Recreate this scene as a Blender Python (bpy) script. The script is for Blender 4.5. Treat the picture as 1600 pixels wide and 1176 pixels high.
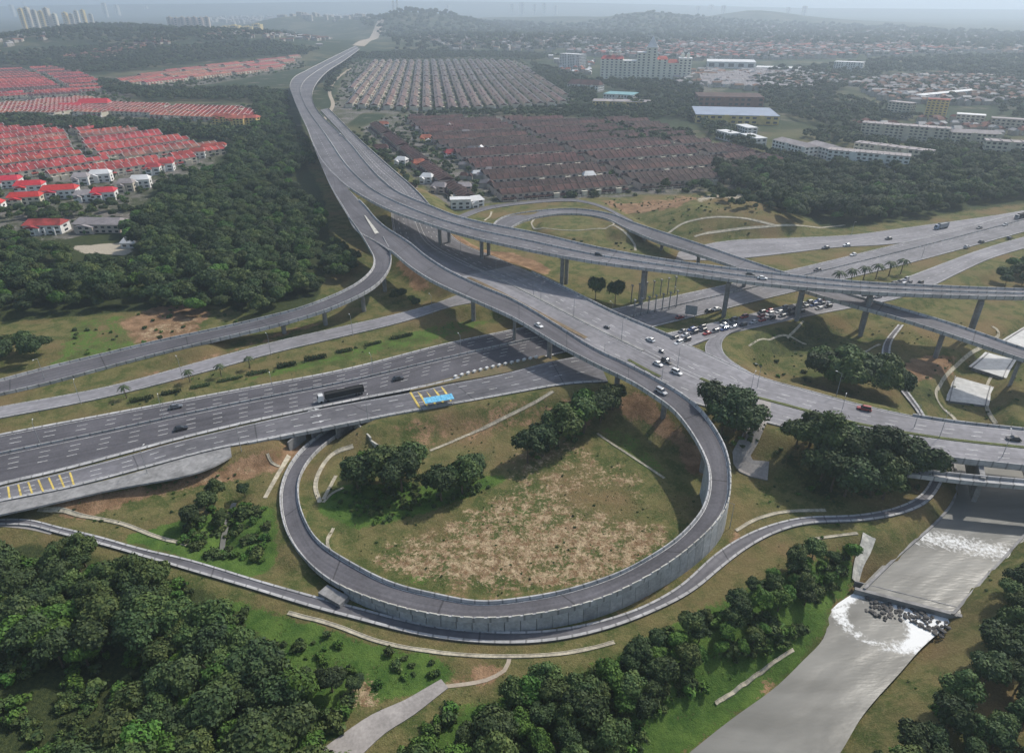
import bpy, math, random
import numpy as np
from mathutils import Vector, noise as mnoise

random.seed(7); rng = np.random.default_rng(7)
S = bpy.context.scene
for o in list(bpy.data.objects): bpy.data.objects.remove(o)
COL = S.collection
R_ = math.radians

# ------------------------------------------------------------------ camera, sky, sun
CAMH = 150.0; PITCH = R_(28.7); F = 1065.0
cam = bpy.data.cameras.new('camera'); cam.sensor_width = 36; cam.lens = F / 1600 * 36
cam.clip_start = 1; cam.clip_end = 60000
co = bpy.data.objects.new('camera', cam); COL.objects.link(co)
co.location = (0, 0, CAMH); co.rotation_euler = (math.pi / 2 - PITCH, 0, 0); S.camera = co

SUN_EL = R_(45); SUN_AZ = R_(50)          # azimuth from +Y towards +X
w = bpy.data.worlds.new("World"); S.world = w; w.use_nodes = True
nt = w.node_tree; nt.nodes.clear()
sky = nt.nodes.new('ShaderNodeTexSky'); sky.sky_type = 'NISHITA'; sky.sun_disc = False
sky.sun_elevation = SUN_EL; sky.sun_rotation = SUN_AZ; sky.dust_density = 2.2; sky.air_density = 1.3
bg = nt.nodes.new('ShaderNodeBackground'); bg.inputs[1].default_value = 0.13
wo = nt.nodes.new('ShaderNodeOutputWorld')
nt.links.new(sky.outputs[0], bg.inputs[0]); nt.links.new(bg.outputs[0], wo.inputs[0])
sl = bpy.data.lights.new('sun', 'SUN'); sl.energy = 3.7; sl.angle = R_(1.2); sl.color = (1, .95, .87)
so = bpy.data.objects.new('sun', sl); COL.objects.link(so)
sd = Vector((math.sin(SUN_AZ) * math.cos(SUN_EL), math.cos(SUN_AZ) * math.cos(SUN_EL), math.sin(SUN_EL)))
so.rotation_euler = sd.to_track_quat('Z', 'Y').to_euler(); so.location = (0, 0, 400)
S.view_settings.view_transform = 'Standard'; S.view_settings.look = 'None'
S.view_settings.gamma = 1; S.view_settings.use_curve_mapping = False
S.view_settings.exposure = 0.0
S.cycles.volume_bounces = 1; S.cycles.max_bounces = 6; S.cycles.diffuse_bounces = 3
S.cycles.volume_step_rate = 4

FW = np.array([0, math.cos(PITCH), -math.sin(PITCH)]); UP = np.array([0, math.sin(PITCH), math.cos(PITCH)])
RT = np.array([1.0, 0, 0]); CP = np.array([0, 0, CAMH])
def P(px, py, z=0.0):
    d = FW + (px - 800) / F * RT + (588 - py) / F * UP
    t = (z - CAMH) / d[2]
    return CP + d * t
def pix(p):
    d = np.asarray(p) - CP; q = d @ FW
    return 800 + F * (d @ RT) / q, 588 - F * (d @ UP) / q

# ------------------------------------------------------------------ helpers
def tag(o, label=None, cat=None, group=None, kind=None):
    if label: o['label'] = label
    if cat: o['category'] = cat
    if group: o['group'] = group
    if kind: o['kind'] = kind
    return o
def empty(name, loc, rz=0, label=None, cat=None, group=None):
    o = bpy.data.objects.new(name, None); COL.objects.link(o); o.location = [float(v) for v in loc]
    o.rotation_euler = (0, 0, rz); o.empty_display_size = 1
    return tag(o, label, cat, group)
def link(name, me, parent=None, loc=None, rz=0):
    o = bpy.data.objects.new(name, me); COL.objects.link(o)
    if parent is not None: o.parent = parent
    if loc is not None: o.location = [float(v) for v in loc]
    o.rotation_euler = (0, 0, rz)
    return o
ORD = ['first','second','third','fourth','fifth','sixth','seventh','eighth','ninth','tenth','eleventh','twelfth','thirteenth','fourteenth','fifteenth','sixteenth','seventeenth','eighteenth','nineteenth','twentieth','twenty-first','twenty-second','twenty-third','twenty-fourth','twenty-fifth','twenty-sixth','twenty-seventh','twenty-eighth','twenty-ninth','thirtieth']
def in_rows(objs, tmpl, per=8, word=None, rowword='row'):
    """give every repeat its own label: its row counted from the front and its place from the left"""
    P_ = sorted([(pix(tuple(o.location))[1], pix(tuple(o.location))[0], i) for i, o in enumerate(objs)], reverse=True)
    for r in range(0, len(P_), per):
        for c, (_, _, i) in enumerate(sorted(P_[r:r + per], key=lambda t: t[1])):
            o = objs[i]; n = r // per
            row = ('front ' + rowword) if n == 0 else ORD[n] + ' ' + rowword
            o['label'] = tmpl.format(w=(word(o) if word else ''), c=ORD[c], row=row).replace('  ', ' ').strip()
class MB:
    def __init__(s): s.v = []; s.f = []; s.mi = []; s.m = 0
    def add(s, vs, fs):
        b = len(s.v); s.v += [tuple(map(float, v)) for v in vs]
        s.f += [tuple(i + b for i in f) for f in fs]; s.mi += [s.m] * len(fs)
    def box(s, c, d, rz=0, taper=1.0):
        hx, hy, hz = d[0] / 2, d[1] / 2, d[2] / 2; cs, sn = math.cos(rz), math.sin(rz); vs = []
        for z in (-1, 1):
            k = 1 if z < 0 else taper
            for x, y in ((-1, -1), (1, -1), (1, 1), (-1, 1)):
                X, Y = x * hx * k, y * hy * k
                vs.append((c[0] + X * cs - Y * sn, c[1] + X * sn + Y * cs, c[2] + z * hz))
        s.add(vs, [(0, 3, 2, 1), (4, 5, 6, 7), (0, 1, 5, 4), (1, 2, 6, 5), (2, 3, 7, 6), (3, 0, 4, 7)])
    def cyl(s, a, b, r0, r1, n=8, cap=True):
        a = Vector(a); b = Vector(b); d = (b - a).normalized(); q = d.to_track_quat('Z', 'Y'); vs = []
        for p, r in ((a, r0), (b, r1)):
            for i in range(n):
                t = 2 * math.pi * i / n; vs.append(p + q @ Vector((r * math.cos(t), r * math.sin(t), 0)))
        fs = [(i, (i + 1) % n, n + (i + 1) % n, n + i) for i in range(n)]
        if cap: fs += [tuple(range(n - 1, -1, -1)), tuple(range(n, 2 * n))]
        s.add(vs, fs)
    def gable(s, c, L, W, h, ov=.4, hip=0.0):   # ridge along x, base at c.z
        l, w_ = L / 2 + ov, W / 2 + ov
        vs = [(-l, -w_, 0), (l, -w_, 0), (l, w_, 0), (-l, w_, 0), (-l + hip, 0, h), (l - hip, 0, h)]
        s.add([(c[0] + a, c[1] + b, c[2] + z) for a, b, z in vs],
              [(0, 1, 5, 4), (2, 3, 4, 5), (1, 2, 5), (3, 0, 4), (0, 3, 2, 1)])
    def mesh(s, name, mats, smooth=False):
        me = bpy.data.meshes.new(name); me.from_pydata(s.v, [], s.f)
        for m in (mats if isinstance(mats, (list, tuple)) else [mats]): me.materials.append(m)
        if any(s.mi): me.polygons.foreach_set('material_index', s.mi)
        if smooth: me.polygons.foreach_set('use_smooth', [True] * len(me.polygons))
        me.update(); return me
    def build(s, name, mats, parent=None, loc=None, rz=0, smooth=False):
        return link(name, s.mesh(name, mats, smooth), parent, loc, rz)
def np_mesh(name, V, Fq, mat, smooth=False, attrs=None):
    """V (n,3), Fq (m,k) faces of equal size"""
    me = bpy.data.meshes.new(name); V = np.asarray(V, np.float32); Fq = np.asarray(Fq, np.int32); k = Fq.shape[1]
    me.vertices.add(len(V)); me.vertices.foreach_set('co', V.ravel())
    me.loops.add(Fq.size); me.loops.foreach_set('vertex_index', Fq.ravel())
    me.polygons.add(len(Fq)); me.polygons.foreach_set('loop_start', np.arange(0, Fq.size, k, dtype=np.int32))
    if smooth: me.polygons.foreach_set('use_smooth', np.ones(len(Fq), bool))
    me.materials.append(mat)
    for an, arr in (attrs or {}).items():
        a = me.attributes.new(an, 'FLOAT_COLOR', 'POINT'); a.data.foreach_set('color', np.asarray(arr, np.float32).ravel())
    me.update(calc_edges=True); me.validate(); return me

# ------------------------------------------------------------------ materials
def mat(name, col, rough=.8, var=.15, scale=.3, col2=None, detail=6, bump=0.0, bscale=None, spec=.3, rand=0.0, fine=None, stretch=None):
    m = bpy.data.materials.new(name); m.use_nodes = True; t = m.node_tree; n = t.nodes
    b = n['Principled BSDF']; b.inputs['Roughness'].default_value = rough; b.inputs['Specular IOR Level'].default_value = spec
    tc = n.new('ShaderNodeNewGeometry'); src = tc.outputs['Position']
    if stretch:
        mp = n.new('ShaderNodeMapping'); t.links.new(src, mp.inputs[0]); mp.inputs['Scale'].default_value = stretch; src = mp.outputs[0]
    nz = n.new('ShaderNodeTexNoise'); nz.inputs['Scale'].default_value = scale; nz.inputs['Detail'].default_value = detail
    nz.inputs['Roughness'].default_value = .65; t.links.new(src, nz.inputs['Vector'])
    c2 = col2 or tuple(c * (1 - var * 1.6) for c in col)
    c1 = col if col2 else tuple(min(1, c * (1 + var)) for c in col)
    rp = n.new('ShaderNodeValToRGB'); rp.color_ramp.elements[0].position = .36; rp.color_ramp.elements[1].position = .64
    rp.color_ramp.elements[0].color = (*c2, 1); rp.color_ramp.elements[1].color = (*c1, 1)
    t.links.new(nz.outputs[0], rp.inputs[0]); out = rp.outputs[0]
    if fine:
        n2 = n.new('ShaderNodeTexNoise'); n2.inputs['Scale'].default_value = fine; n2.inputs['Detail'].default_value = 3
        t.links.new(tc.outputs['Position'], n2.inputs['Vector'])
        mr = n.new('ShaderNodeMapRange'); mr.inputs[3].default_value = .86; mr.inputs[4].default_value = 1.14
        mr.inputs[1].default_value = .3; mr.inputs[2].default_value = .7
        t.links.new(n2.outputs[0], mr.inputs[0])
        vm = n.new('ShaderNodeVectorMath'); vm.operation = 'SCALE'; t.links.new(out, vm.inputs[0]); t.links.new(mr.outputs[0], vm.inputs['Scale']); out = vm.outputs[0]
    if rand:
        oi = n.new('ShaderNodeObjectInfo'); mr = n.new('ShaderNodeMapRange'); mr.inputs[3].default_value = 1 - rand; mr.inputs[4].default_value = 1 + rand
        t.links.new(oi.outputs['Random'], mr.inputs[0])
        hs = n.new('ShaderNodeHueSaturation'); t.links.new(out, hs.inputs['Color']); t.links.new(mr.outputs[0], hs.inputs['Value'])
        m2 = n.new('ShaderNodeMapRange'); m2.inputs[3].default_value = .5 - rand * .07; m2.inputs[4].default_value = .5 + rand * .05
        ml = n.new('ShaderNodeMath'); ml.operation = 'FRACT'; mm = n.new('ShaderNodeMath'); mm.operation = 'MULTIPLY'; mm.inputs[1].default_value = 7.13
        t.links.new(oi.outputs['Random'], mm.inputs[0]); t.links.new(mm.outputs[0], ml.inputs[0]); t.links.new(ml.outputs[0], m2.inputs[0])
        t.links.new(m2.outputs[0], hs.inputs['Hue']); out = hs.outputs[0]
    t.links.new(out, b.inputs['Base Color'])
    if bump:
        n3 = n.new('ShaderNodeTexNoise'); n3.inputs['Scale'].default_value = bscale or scale * 6; n3.inputs['Detail'].default_value = 5
        t.links.new(tc.outputs['Position'], n3.inputs['Vector'])
        bp = n.new('ShaderNodeBump'); bp.inputs['Strength'].default_value = min(1, bump); bp.inputs['Distance'].default_value = max(.1, bump)
        t.links.new(n3.outputs[0], bp.inputs['Height']); t.links.new(bp.outputs[0], b.inputs['Normal'])
    return m
M = dict(
 asphalt_dark=mat('asphalt_dark', (.098, .094, .104), .85, .14, .05, fine=1.2),
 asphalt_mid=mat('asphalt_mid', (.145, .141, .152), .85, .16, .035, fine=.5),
 asphalt_pale=mat('asphalt_pale', (.235, .228, .24), .85, .14, .03, fine=.4),
 asphalt_ramp=mat('asphalt_ramp', (.112, .108, .118), .85, .16, .04, fine=1.2),
 concrete=mat('concrete', (.44, .435, .43), .85, .16, .12, fine=.7, bump=.05),
 concrete_dark=mat('concrete_dark', (.27, .265, .26), .9, .2, .2, fine=.9),
 concrete_pale=mat('concrete_pale', (.52, .50, .44), .85, .15, .25, fine=1.0),
 drain=mat('drain_concrete', (.43, .39, .30), .85, .2, .3, fine=1.2),
 paint=mat('road_paint', (.62, .62, .60), .7, .2, .5, fine=2),
 paint_y=mat('yellow_road_paint', (.62, .47, .12), .7, .2, .5, fine=2),
 dirt=mat('dirt', (.33, .27, .20), .95, .2, .25, col2=(.42, .36, .29), fine=1.4, bump=.1),
 gravel=mat('grey_gravel', (.33, .305, .285), .95, .12, .12, fine=1.4, bump=.1),
 wood=mat('bark', (.11, .085, .06), .95, .2, 2),
 leaf_dark=mat('leaf_dark', (.060, .094, .028), .7, .3, .45, col2=(.022, .044, .018), fine=2.5, spec=.25, rand=.3),
 leaf_mid=mat('leaf_mid', (.095, .130, .034), .7, .3, .45, col2=(.035, .070, .022), fine=2.5, spec=.25, rand=.3),
 leaf_light=mat('leaf_light', (.090, .175, .026), .7, .3, .45, col2=(.042, .105, .018), fine=2.5, spec=.25, rand=.25),
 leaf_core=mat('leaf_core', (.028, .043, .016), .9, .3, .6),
 leaf_palm=mat('leaf_palm', (.05, .075, .03), .6, .2, 1),
 cap_red=mat('roof_red', (.33, .055, .045), .8, .38, .09, fine=.8, rand=.15),
 roof_vivid=mat('roof_vivid_red', (.55, .035, .04), .6, .12, .3, fine=.8, rand=.1),
 roof_orange=mat('roof_orange', (.34, .10, .06), .8, .35, .09, fine=.8, rand=.15),
 roof_brown=mat('roof_brown', (.080, .036, .032), .85, .4, .12, fine=.6, rand=.22),
 roof_tan=mat('roof_tan', (.19, .095, .058), .85, .35, .06, fine=.5, rand=.25),
 roof_grey=mat('roof_grey', (.30, .27, .27), .8, .15, .1, fine=.6, rand=.12),
 roof_blue=mat('roof_blue', (.24, .29, .38), .5, .1, .08),
 roof_teal=mat('roof_teal', (.17, .36, .38), .5, .1, .08),
 roof_white=mat('roof_white', (.66, .66, .65), .5, .1, .08),
 wall_bright=mat('wall_bright', (.86, .82, .68), .8, .05, .1),
 wall_dark=mat('wall_dark_brown', (.17, .13, .115), .85, .3, .2),  # dark brown for party walls, close to the brown roofs
 roof_faded=mat('roof_faded', (.30, .13, .10), .85, .35, .09, fine=.8, rand=.2),
 roof_umber=mat('roof_umber', (.060, .034, .030), .85, .4, .12, fine=.6, rand=.22),
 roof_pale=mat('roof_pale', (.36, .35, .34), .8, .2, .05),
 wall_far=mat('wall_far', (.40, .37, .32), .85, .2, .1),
 wall_cream=mat('wall_cream', (.60, .55, .44), .85, .12, .2, rand=.12),
 wall_white=mat('wall_white', (.74, .73, .70), .8, .1, .2, rand=.06),
 wall_pink=mat('wall_pale_brown', (.50, .42, .36), .85, .12, .2, rand=.15),
 wall_yellow=mat('wall_yellow', (.66, .50, .18), .85, .12, .2),
 wall_brown=mat('wall_brown', (.24, .12, .09), .85, .15, .2),
 glass=mat('window_glass', (.035, .04, .05), .2, .2, 1, spec=.6),
 metal=mat('grey_metal', (.30, .31, .32), .5, .1, 1),
 black=mat('black_rubber', (.02, .02, .02), .8, .1, 1),
 shelter_blue=mat('shelter_blue', (.08, .36, .60), .6, .2, .9, col2=(.22, .55, .72), fine=2),
 rock=mat('rock', (.11, .105, .10), .8, .3, .8, fine=2, bump=.2),
 red_plant=mat('red_leaves', (.17, .05, .035), .8, .3, 1.2, rand=.2),
)
def car_mat(name, c): 
    m = mat(name, c, .3, .03, .5, spec=.5); m.node_tree.nodes['Principled BSDF'].inputs['Coat Weight'].default_value = .4; return m
CARC = {k: car_mat('car_paint_' + k, c) for k, c in dict(white=(.75, .75, .74), silver=(.42, .43, .45), black=(.02, .02, .023),
        grey=(.13, .135, .145), red=(.32, .035, .03), blue=(.05, .09, .22)).items()}

def wear(m, joint=None, amt=.16, tracks=True):
    """streaks along the lanes, resurfaced patches and joints, from the along / across metres stored on the road"""
    t = m.node_tree; n = t.nodes; b = n['Principled BSDF']; src = b.inputs['Base Color'].links[0].from_socket
    A = n.new('ShaderNodeAttribute'); A.attribute_name = 'lane'; sp = n.new('ShaderNodeSeparateXYZ'); t.links.new(A.outputs['Vector'], sp.inputs[0])
    def noise(sx, sy, det):
        c = n.new('ShaderNodeCombineXYZ'); 
        for i, (o_, k) in enumerate(((sp.outputs[0], sx), (sp.outputs[1], sy))):
            q = n.new('ShaderNodeMath'); q.operation = 'MULTIPLY'; q.inputs[1].default_value = k; t.links.new(o_, q.inputs[0]); t.links.new(q.outputs[0], c.inputs[i])
        z = n.new('ShaderNodeTexNoise'); z.inputs['Scale'].default_value = 1; z.inputs['Detail'].default_value = det; t.links.new(c.outputs[0], z.inputs['Vector']); return z.outputs[0], c.outputs[0]
    def mr(v, a, b_, c, d):
        x = n.new('ShaderNodeMapRange'); x.inputs[1].default_value = a; x.inputs[2].default_value = b_; x.inputs[3].default_value = c; x.inputs[4].default_value = d; t.links.new(v, x.inputs[0]); return x.outputs[0]
    f = mr(noise(.75, .012, 3)[0], .32, .68, 1 - amt, 1 + amt); fs = [f]
    if tracks:
        vo = n.new('ShaderNodeTexVoronoi'); vo.inputs['Scale'].default_value = 1; t.links.new(noise(.27, .018, 1)[1], vo.inputs['Vector']); s2 = n.new('ShaderNodeSeparateColor'); t.links.new(vo.outputs['Color'], s2.inputs[0]); fs.append(mr(s2.outputs[0], 0, 1, .90, 1.09))
    if joint:
        q = n.new('ShaderNodeMath'); q.operation = 'DIVIDE'; q.inputs[1].default_value = joint; t.links.new(sp.outputs[1], q.inputs[0]); fr = n.new('ShaderNodeMath'); fr.operation = 'FRACT'; t.links.new(q.outputs[0], fr.inputs[0]); fs.append(mr(fr.outputs[0], .45 / joint, .6 / joint, .55, 1))
    out = src
    for f in fs:
        vm = n.new('ShaderNodeVectorMath'); vm.operation = 'SCALE'; t.links.new(out, vm.inputs[0]); t.links.new(f, vm.inputs['Scale']); out = vm.outputs[0]
    t.links.new(out, b.inputs['Base Color'])
wear(M['asphalt_dark']); wear(M['asphalt_mid'], 42); wear(M['asphalt_pale'], None, .12); wear(M['asphalt_ramp'], 36)
wear(M['concrete'], 4.2, .12, False)

# ------------------------------------------------------------------ ribbons
def smooth_curve(pts, step):
    pts = np.asarray(pts, float); n = len(pts)
    c = pts[:, :2] if pts.shape[1] < 6 else (pts[:, 0:2] + pts[:, 3:5]) / 2
    t = np.concatenate([[0], np.cumsum(np.maximum(np.linalg.norm(np.diff(c, axis=0), axis=1), .01))])
    m = np.zeros_like(pts)
    for i in range(n):
        if i == 0: m[i] = (pts[1] - pts[0]) / (t[1] - t[0])
        elif i == n - 1: m[i] = (pts[-1] - pts[-2]) / (t[-1] - t[-2])
        else:
            h0 = t[i] - t[i - 1]; h1 = t[i + 1] - t[i]
            d0 = (pts[i] - pts[i - 1]) / h0; d1 = (pts[i + 1] - pts[i]) / h1
            m[i] = (d0 * h1 + d1 * h0) / (h0 + h1)
    N = max(2, int(t[-1] / step) + 1); T = np.linspace(0, t[-1], N); out = []
    idx = np.clip(np.searchsorted(t, T, side='right') - 1, 0, n - 2)
    h = (t[idx + 1] - t[idx])[:, None]; s = ((T - t[idx])[:, None]) / h
    h00 = 2 * s**3 - 3 * s**2 + 1; h10 = s**3 - 2 * s**2 + s; h01 = -2 * s**3 + 3 * s**2; h11 = s**3 - s**2
    return h00 * pts[idx] + h10 * h * m[idx] + h01 * pts[idx + 1] + h11 * h * m[idx + 1]
class Rib:
    """a road or deck between two edges; rows of (xl,yl,xr,yr,z)"""
    def __init__(s, rows, step=4.0, sm=2):
        R = np.array([[*P(r[0], r[1], r[4]), *P(r[2], r[3], r[4])] for r in rows])
        Q = smooth_curve(R, step)
        for _ in range(sm):
            Q[1:-1] = (Q[:-2] + 2 * Q[1:-1] + Q[2:]) / 4
        s.L = Q[:, :3]; s.R = Q[:, 3:]; s.C = (s.L + s.R) / 2
        d = s.R - s.L; d[:, 2] = 0; s.w = np.linalg.norm(d, axis=1); s.n = d / s.w[:, None]
        seg = np.linalg.norm(np.diff(s.C, axis=0), axis=1); s.t = np.concatenate([[0], np.cumsum(seg)])
        tg = np.gradient(s.C, axis=0); s.tan = tg / np.linalg.norm(tg, axis=1)[:, None]
    def sub(s, i0, i1):
        r = Rib.__new__(Rib)
        for k in ('L', 'R', 'C', 'w', 'n', 't', 'tan'): setattr(r, k, getattr(s, k)[i0:i1])
        return r
    def at(s, T, fr=.5, off=0, dz=0):
        i = np.clip(np.searchsorted(s.t, T) - 1, 0, len(s.t) - 2); u = (T - s.t[i]) / (s.t[i + 1] - s.t[i])
        l = s.L[i] * (1 - u) + s.L[i + 1] * u; r = s.R[i] * (1 - u) + s.R[i + 1] * u; n = s.n[i] * (1 - u) + s.n[i + 1] * u
        p = l + (r - l) * fr + n * off; p[2] += dz; tn = s.tan[i]
        return p, math.atan2(tn[1], tn[0]), n
    def near(s, p):
        return int(np.argmin(np.linalg.norm(s.C[:, :2] - np.asarray(p)[:2], axis=1)))
    def prof(s, pr):
        out = []
        for fr, off, dz in pr:
            q = s.L + (s.R - s.L) * fr + s.n * off; q = q.copy(); q[:, 2] += dz; out.append(q)
        return np.stack(out, 1)
    def sweep(s, name, pr, m, parent=None, closed=False, mb=None):
        G = s.prof(pr); n, k = G.shape[:2]; V = G.reshape(-1, 3); Fs = []
        kk = k if closed else k - 1
        I = np.arange(n - 1)[:, None] * k; J = np.arange(kk)[None, :]; J2 = (J + 1) % k
        Fq = np.stack([I + J, I + J2, I + k + J2, I + k + J], -1).reshape(-1, 4)
        if mb is not None:
            mb.add(V, [tuple(f) for f in Fq.tolist()])
            if closed: mb.add(G[0], [tuple(range(k))]); mb.add(G[-1], [tuple(range(k - 1, -1, -1))])
            return
        mb = MB(); mb.add(V, [tuple(f) for f in Fq.tolist()])
        if closed: mb.add(G[0], [tuple(range(k))]); mb.add(G[-1], [tuple(range(k - 1, -1, -1))])
        ob = mb.build(name, m, parent)
        if m.name.startswith('asphalt') or m.name.startswith('concrete'):
            uu = np.array([p[0] * s.w + p[1] for p in pr]).T.ravel(); tt = np.repeat(s.t, k)
            A = np.zeros((len(mb.v), 4), np.float32); A[:n * k, 0] = uu; A[:n * k, 1] = tt; A[:n * k, 3] = 1
            if closed: A[n * k:n * k + k, 0] = uu[:k]; A[n * k:n * k + k, 1] = tt[0]; A[n * k + k:, 0] = uu[-k:]; A[n * k + k:, 1] = tt[-1]
            a = ob.data.attributes.new('lane', 'FLOAT_COLOR', 'POINT'); a.data.foreach_set('color', A.ravel())
        return ob
    def line(s, mb, fr, off=0, wd=.25, dz=.03, t0=0, t1=None, dash=None):
        t1 = t1 if t1 is not None else s.t[-1]
        if dash is None:
            i0 = np.searchsorted(s.t, t0); i1 = np.searchsorted(s.t, t1)
            if i1 - i0 < 2: return
            s.sub(i0, i1).sweep('', [(fr, off - wd / 2, dz), (fr, off + wd / 2, dz)], None, mb=mb)
        else:
            T = t0
            while T < t1 - dash[0]:
                a, _, n = s.at(T, fr, off, dz); b, _, n2 = s.at(T + dash[0], fr, off, dz)
                mb.add([a - n * wd / 2, a + n * wd / 2, b + n2 * wd / 2, b - n2 * wd / 2], [(0, 1, 2, 3)]); T += dash[0] + dash[1]

RIB = {}
RIB['motorway'] = Rib([(-260,726,-260,819,5),(-120,702,-120,787,5),(0,677,0,757,5),(133,652,100,734,5),(267,627,267,689,5),(400,602,400,657,5),(534,577,534,629,5),
  (700,535,680,600,5),(777,519,760,579,5),(900,494,870,553,5),(1050,463,1000,516,5),(1233,422,1150,478,5),(1383,386,1316,437,5),(1490,359,1443,405,5),(1600,331,1600,362,5),(1760,290,1790,312,5)], 5, 4)
RIB['collector'] = Rib([(-260,824,-260,852,5),(-120,791,-120,815,5),(0,760,0,783,5),(67,745,80,768,5),(200,711,200,738,5),(267,692,325,704,5),(400,660,400,690,5),(534,632,587,653,5),
  (640,613,657,640,5.4),(700,600,733,627,6),(790,583,815,612,7.4),(865,563,885,600,8.8),(930,552,950,596,10.1)], 4, 3)
RIB['frontage'] = Rib([(-200,670,-200,690,5.5),(0,635,0,653,5.5),(167,604,167,620,5.5),(334,559,334,577,5.5),(440,531,440,548,5.5),(534,510,534,526,6),(633,487,650,497,7.5),(683,473,700,480,9),(722,458,745,472,10.4)], 4, 3)
RIB['arterial'] = Rib([(500,172,512,169,21),(545,222,560,217,20),(575,262,607,260,18.5),(613,300,655,303,16.5),(612,345,690,345,14.5),(625,385,718,378,13),(672,420,770,400,12),
  (740,452,840,430,11.3),(815,492,900,459,11),(885,530,960,489,11),(955,569,1036,521,10.8),(1015,603,1110,554,10.4),(1085,630,1183,587,10),(1180,655,1255,607,10),(1300,686,1366,637,9.6),(1430,709,1466,656,9.5),(1600,729,1600,671,9.5),(1800,750,1780,690,9.5)], 4, 4)
RIB['lower'] = Rib([(-200,800,-200,812,1),(0,811,0,820,1),(44,810,44,820,1),(81,820,75,829,1),(150,836,140,846,1),(220,856,211,866,1),(290,872,285,888,1),(407,907,400,922,1),(504,934,495,951,.6),
  (569,951,560,968,.3),(655,973,650,991,0),(752,985,750,1004,0),(850,985,850,1003,0),(950,966,955,981,0),(1017,941,1030,952,0),(1067,911,1083,924,0),(1112,869,1125,889,0),(1155,840,1165,858,0),(1195,822,1203,836,0),(1250,808,1255,819,0),
  (1340,804,1345,814,-.2),(1398,793,1405,804,-.6),(1436,775,1450,785,-.8),(1453,752,1470,758,-.8),(1460,725,1480,728,-.5),(1450,690,1462,690,.5),(1437,650,1446,650,1.5),(1403,605,1416,607,2.5),(1380,568,1394,571,3),(1379,540,1392,540,3.4),(1403,507,1412,508,4)], 3, 3)
RIB['slip_n'] = Rib([(1060,549,1040,521,10.4),(1100,532,1085,511,9.6),(1166,515,1166,492,8.6),(1266,493,1240,475,7),(1340,479,1310,462,6),(1400,467,1378,446,5.5),(1452,449,1430,428,5.2),(1495,428,1485,407,5),(1545,405,1535,389,5),(1600,388,1600,370,5),(1780,352,1780,334,5)], 4, 3)
RIB['slip_s'] = Rib([(1113,526,1165,512,9.3),(1103,536,1138,522,9.4),(1102,549,1128,535,9.5),(1108,560,1130,550,9.7),(1125,577,1145,565,10.0),(1155,598,1178,585,10.1)], 2, 2)
RIB['north_slip'] = Rib([(1060,394,1055,406,5),(1116,379,1120,406,5),(1233,372,1233,395,5),(1333,367,1310,386,5),(1400,358,1383,382,5),(1600,329,1600,331,5),(1750,298,1750,300,5)], 5, 3)
LOOP = [(500,700,533,677)]
RIB['loop'] = Rib([(566,316,553,300,26.5) if 0 else (511,255,490,228,28.02),(528,276,502,258,27.9),(549,300,517,292,27.3),(573,325,541,333,26.4),(590,345,562,364,25.3),(600,354,585,376,24.7),(640,380,617,398,23.6),(667,402,642,419,22.8),(700,423,675,440,22),(750,447,733,467,21),(800,468,800,497,20),(867,507,867,537,19),(933,548,933,572,18),
  (983,571,983,596,17.2),(1050,607,1017,617,16.2),(1083,630,1050,640,15.5),(1110,660,1077,673,14.8),(1130,692,1090,694,14),(1140,725,1104,725,13.2),(1142,760,1108,755,12.4),(1138,790,1101,790,10.8),(1117,822,1080,820,9.5),(1083,854,1048,850,8.3),
  (1050,880,1000,880,7.3),(983,920,950,903,6.1),(917,946,883,924,5.2),(833,964,817,936,4.5),(750,970,750,942,4.0),(667,962,683,930,3.5),(600,945,617,914,3.1),(533,919,550,881,2.6),(490,889,500,849,2.1),(452,843,477,813,1.6),(438,795,467,778,.8),(439,762,468,748,.1),(450,732,481,723,-.4),(470,704,500,702,-.9),(500,680,533,677,-1.2),(540,657,575,656,-1.3),(590,636,625,636,-1.3)], 2.5, 4)
RIB['left_ramp'] = Rib([(545,340,565,325,26.0),(562,364,590,352,25.0),(577,389,601,376,23.8),(584,404,611,395,22.6),(581,422,609,420,20.8),(559,443,588,447,18.6),(518,464,543,472,16.4),(467,483,500,489,14.4),(417,496,440,507,12.3),(340,514,345,530,9.8),(250,533,255,552,7.8),(150,557,160,577,6.4),(67,577,67,602,6),(0,595,0,617,6),(-200,640,-200,668,6)], 3, 3)
RIB['main'] = Rib([(556,72,562,77,25),(515,92,536,96,26),(480,110,508,115,27),(459,122,493,133,28),(453,133,488,146,28),(458,152,491,164,28),(468,176,505,184,28),(480,202,528,206,28),(490,228,550,228,28),(503,252,571,254,28),(522,273,595,280,28),(553,299,622,301,28),
  (613,331,672,322,28),(667,350,712,338,28),(720,367,760,350,28),(800,386,833,364,27.5),(933,411,950,391,27),(1066,428,1070,411,27),(1200,446,1200,427,26.5),(1333,457,1333,441,26),(1466,463,1466,448,26),(1600,466,1600,453,26),(1800,466,1800,455,26)], 4, 4)
RIB['far_ramp'] = Rib([(765,358,792,364,8),(783,341,806,352,8.3),(833,331,846,339,8.6),(900,327,900,335,9),(950,334,942,341,9.6),(985,347,978,358,10.6),(1036,364,1028,379,12.5),(1083,379,1075,394,14.5),(1150,402,1135,414,16.5),(1240,432,1220,444,18),(1330,462,1315,474,18),(1400,481,1392,495,17.5),(1500,511,1495,528,16.5),(1600,546,1595,562,15.5),(1780,600,1775,620,14)], 4, 3)
RIB['estate_road'] = Rib([(715,337,722,342,6),(750,324,755,329,6),(817,315,817,319,6),(900,311,903,315,6),(925,316,926,320,7),(990,345,985,347,9)], 4, 3)
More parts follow.
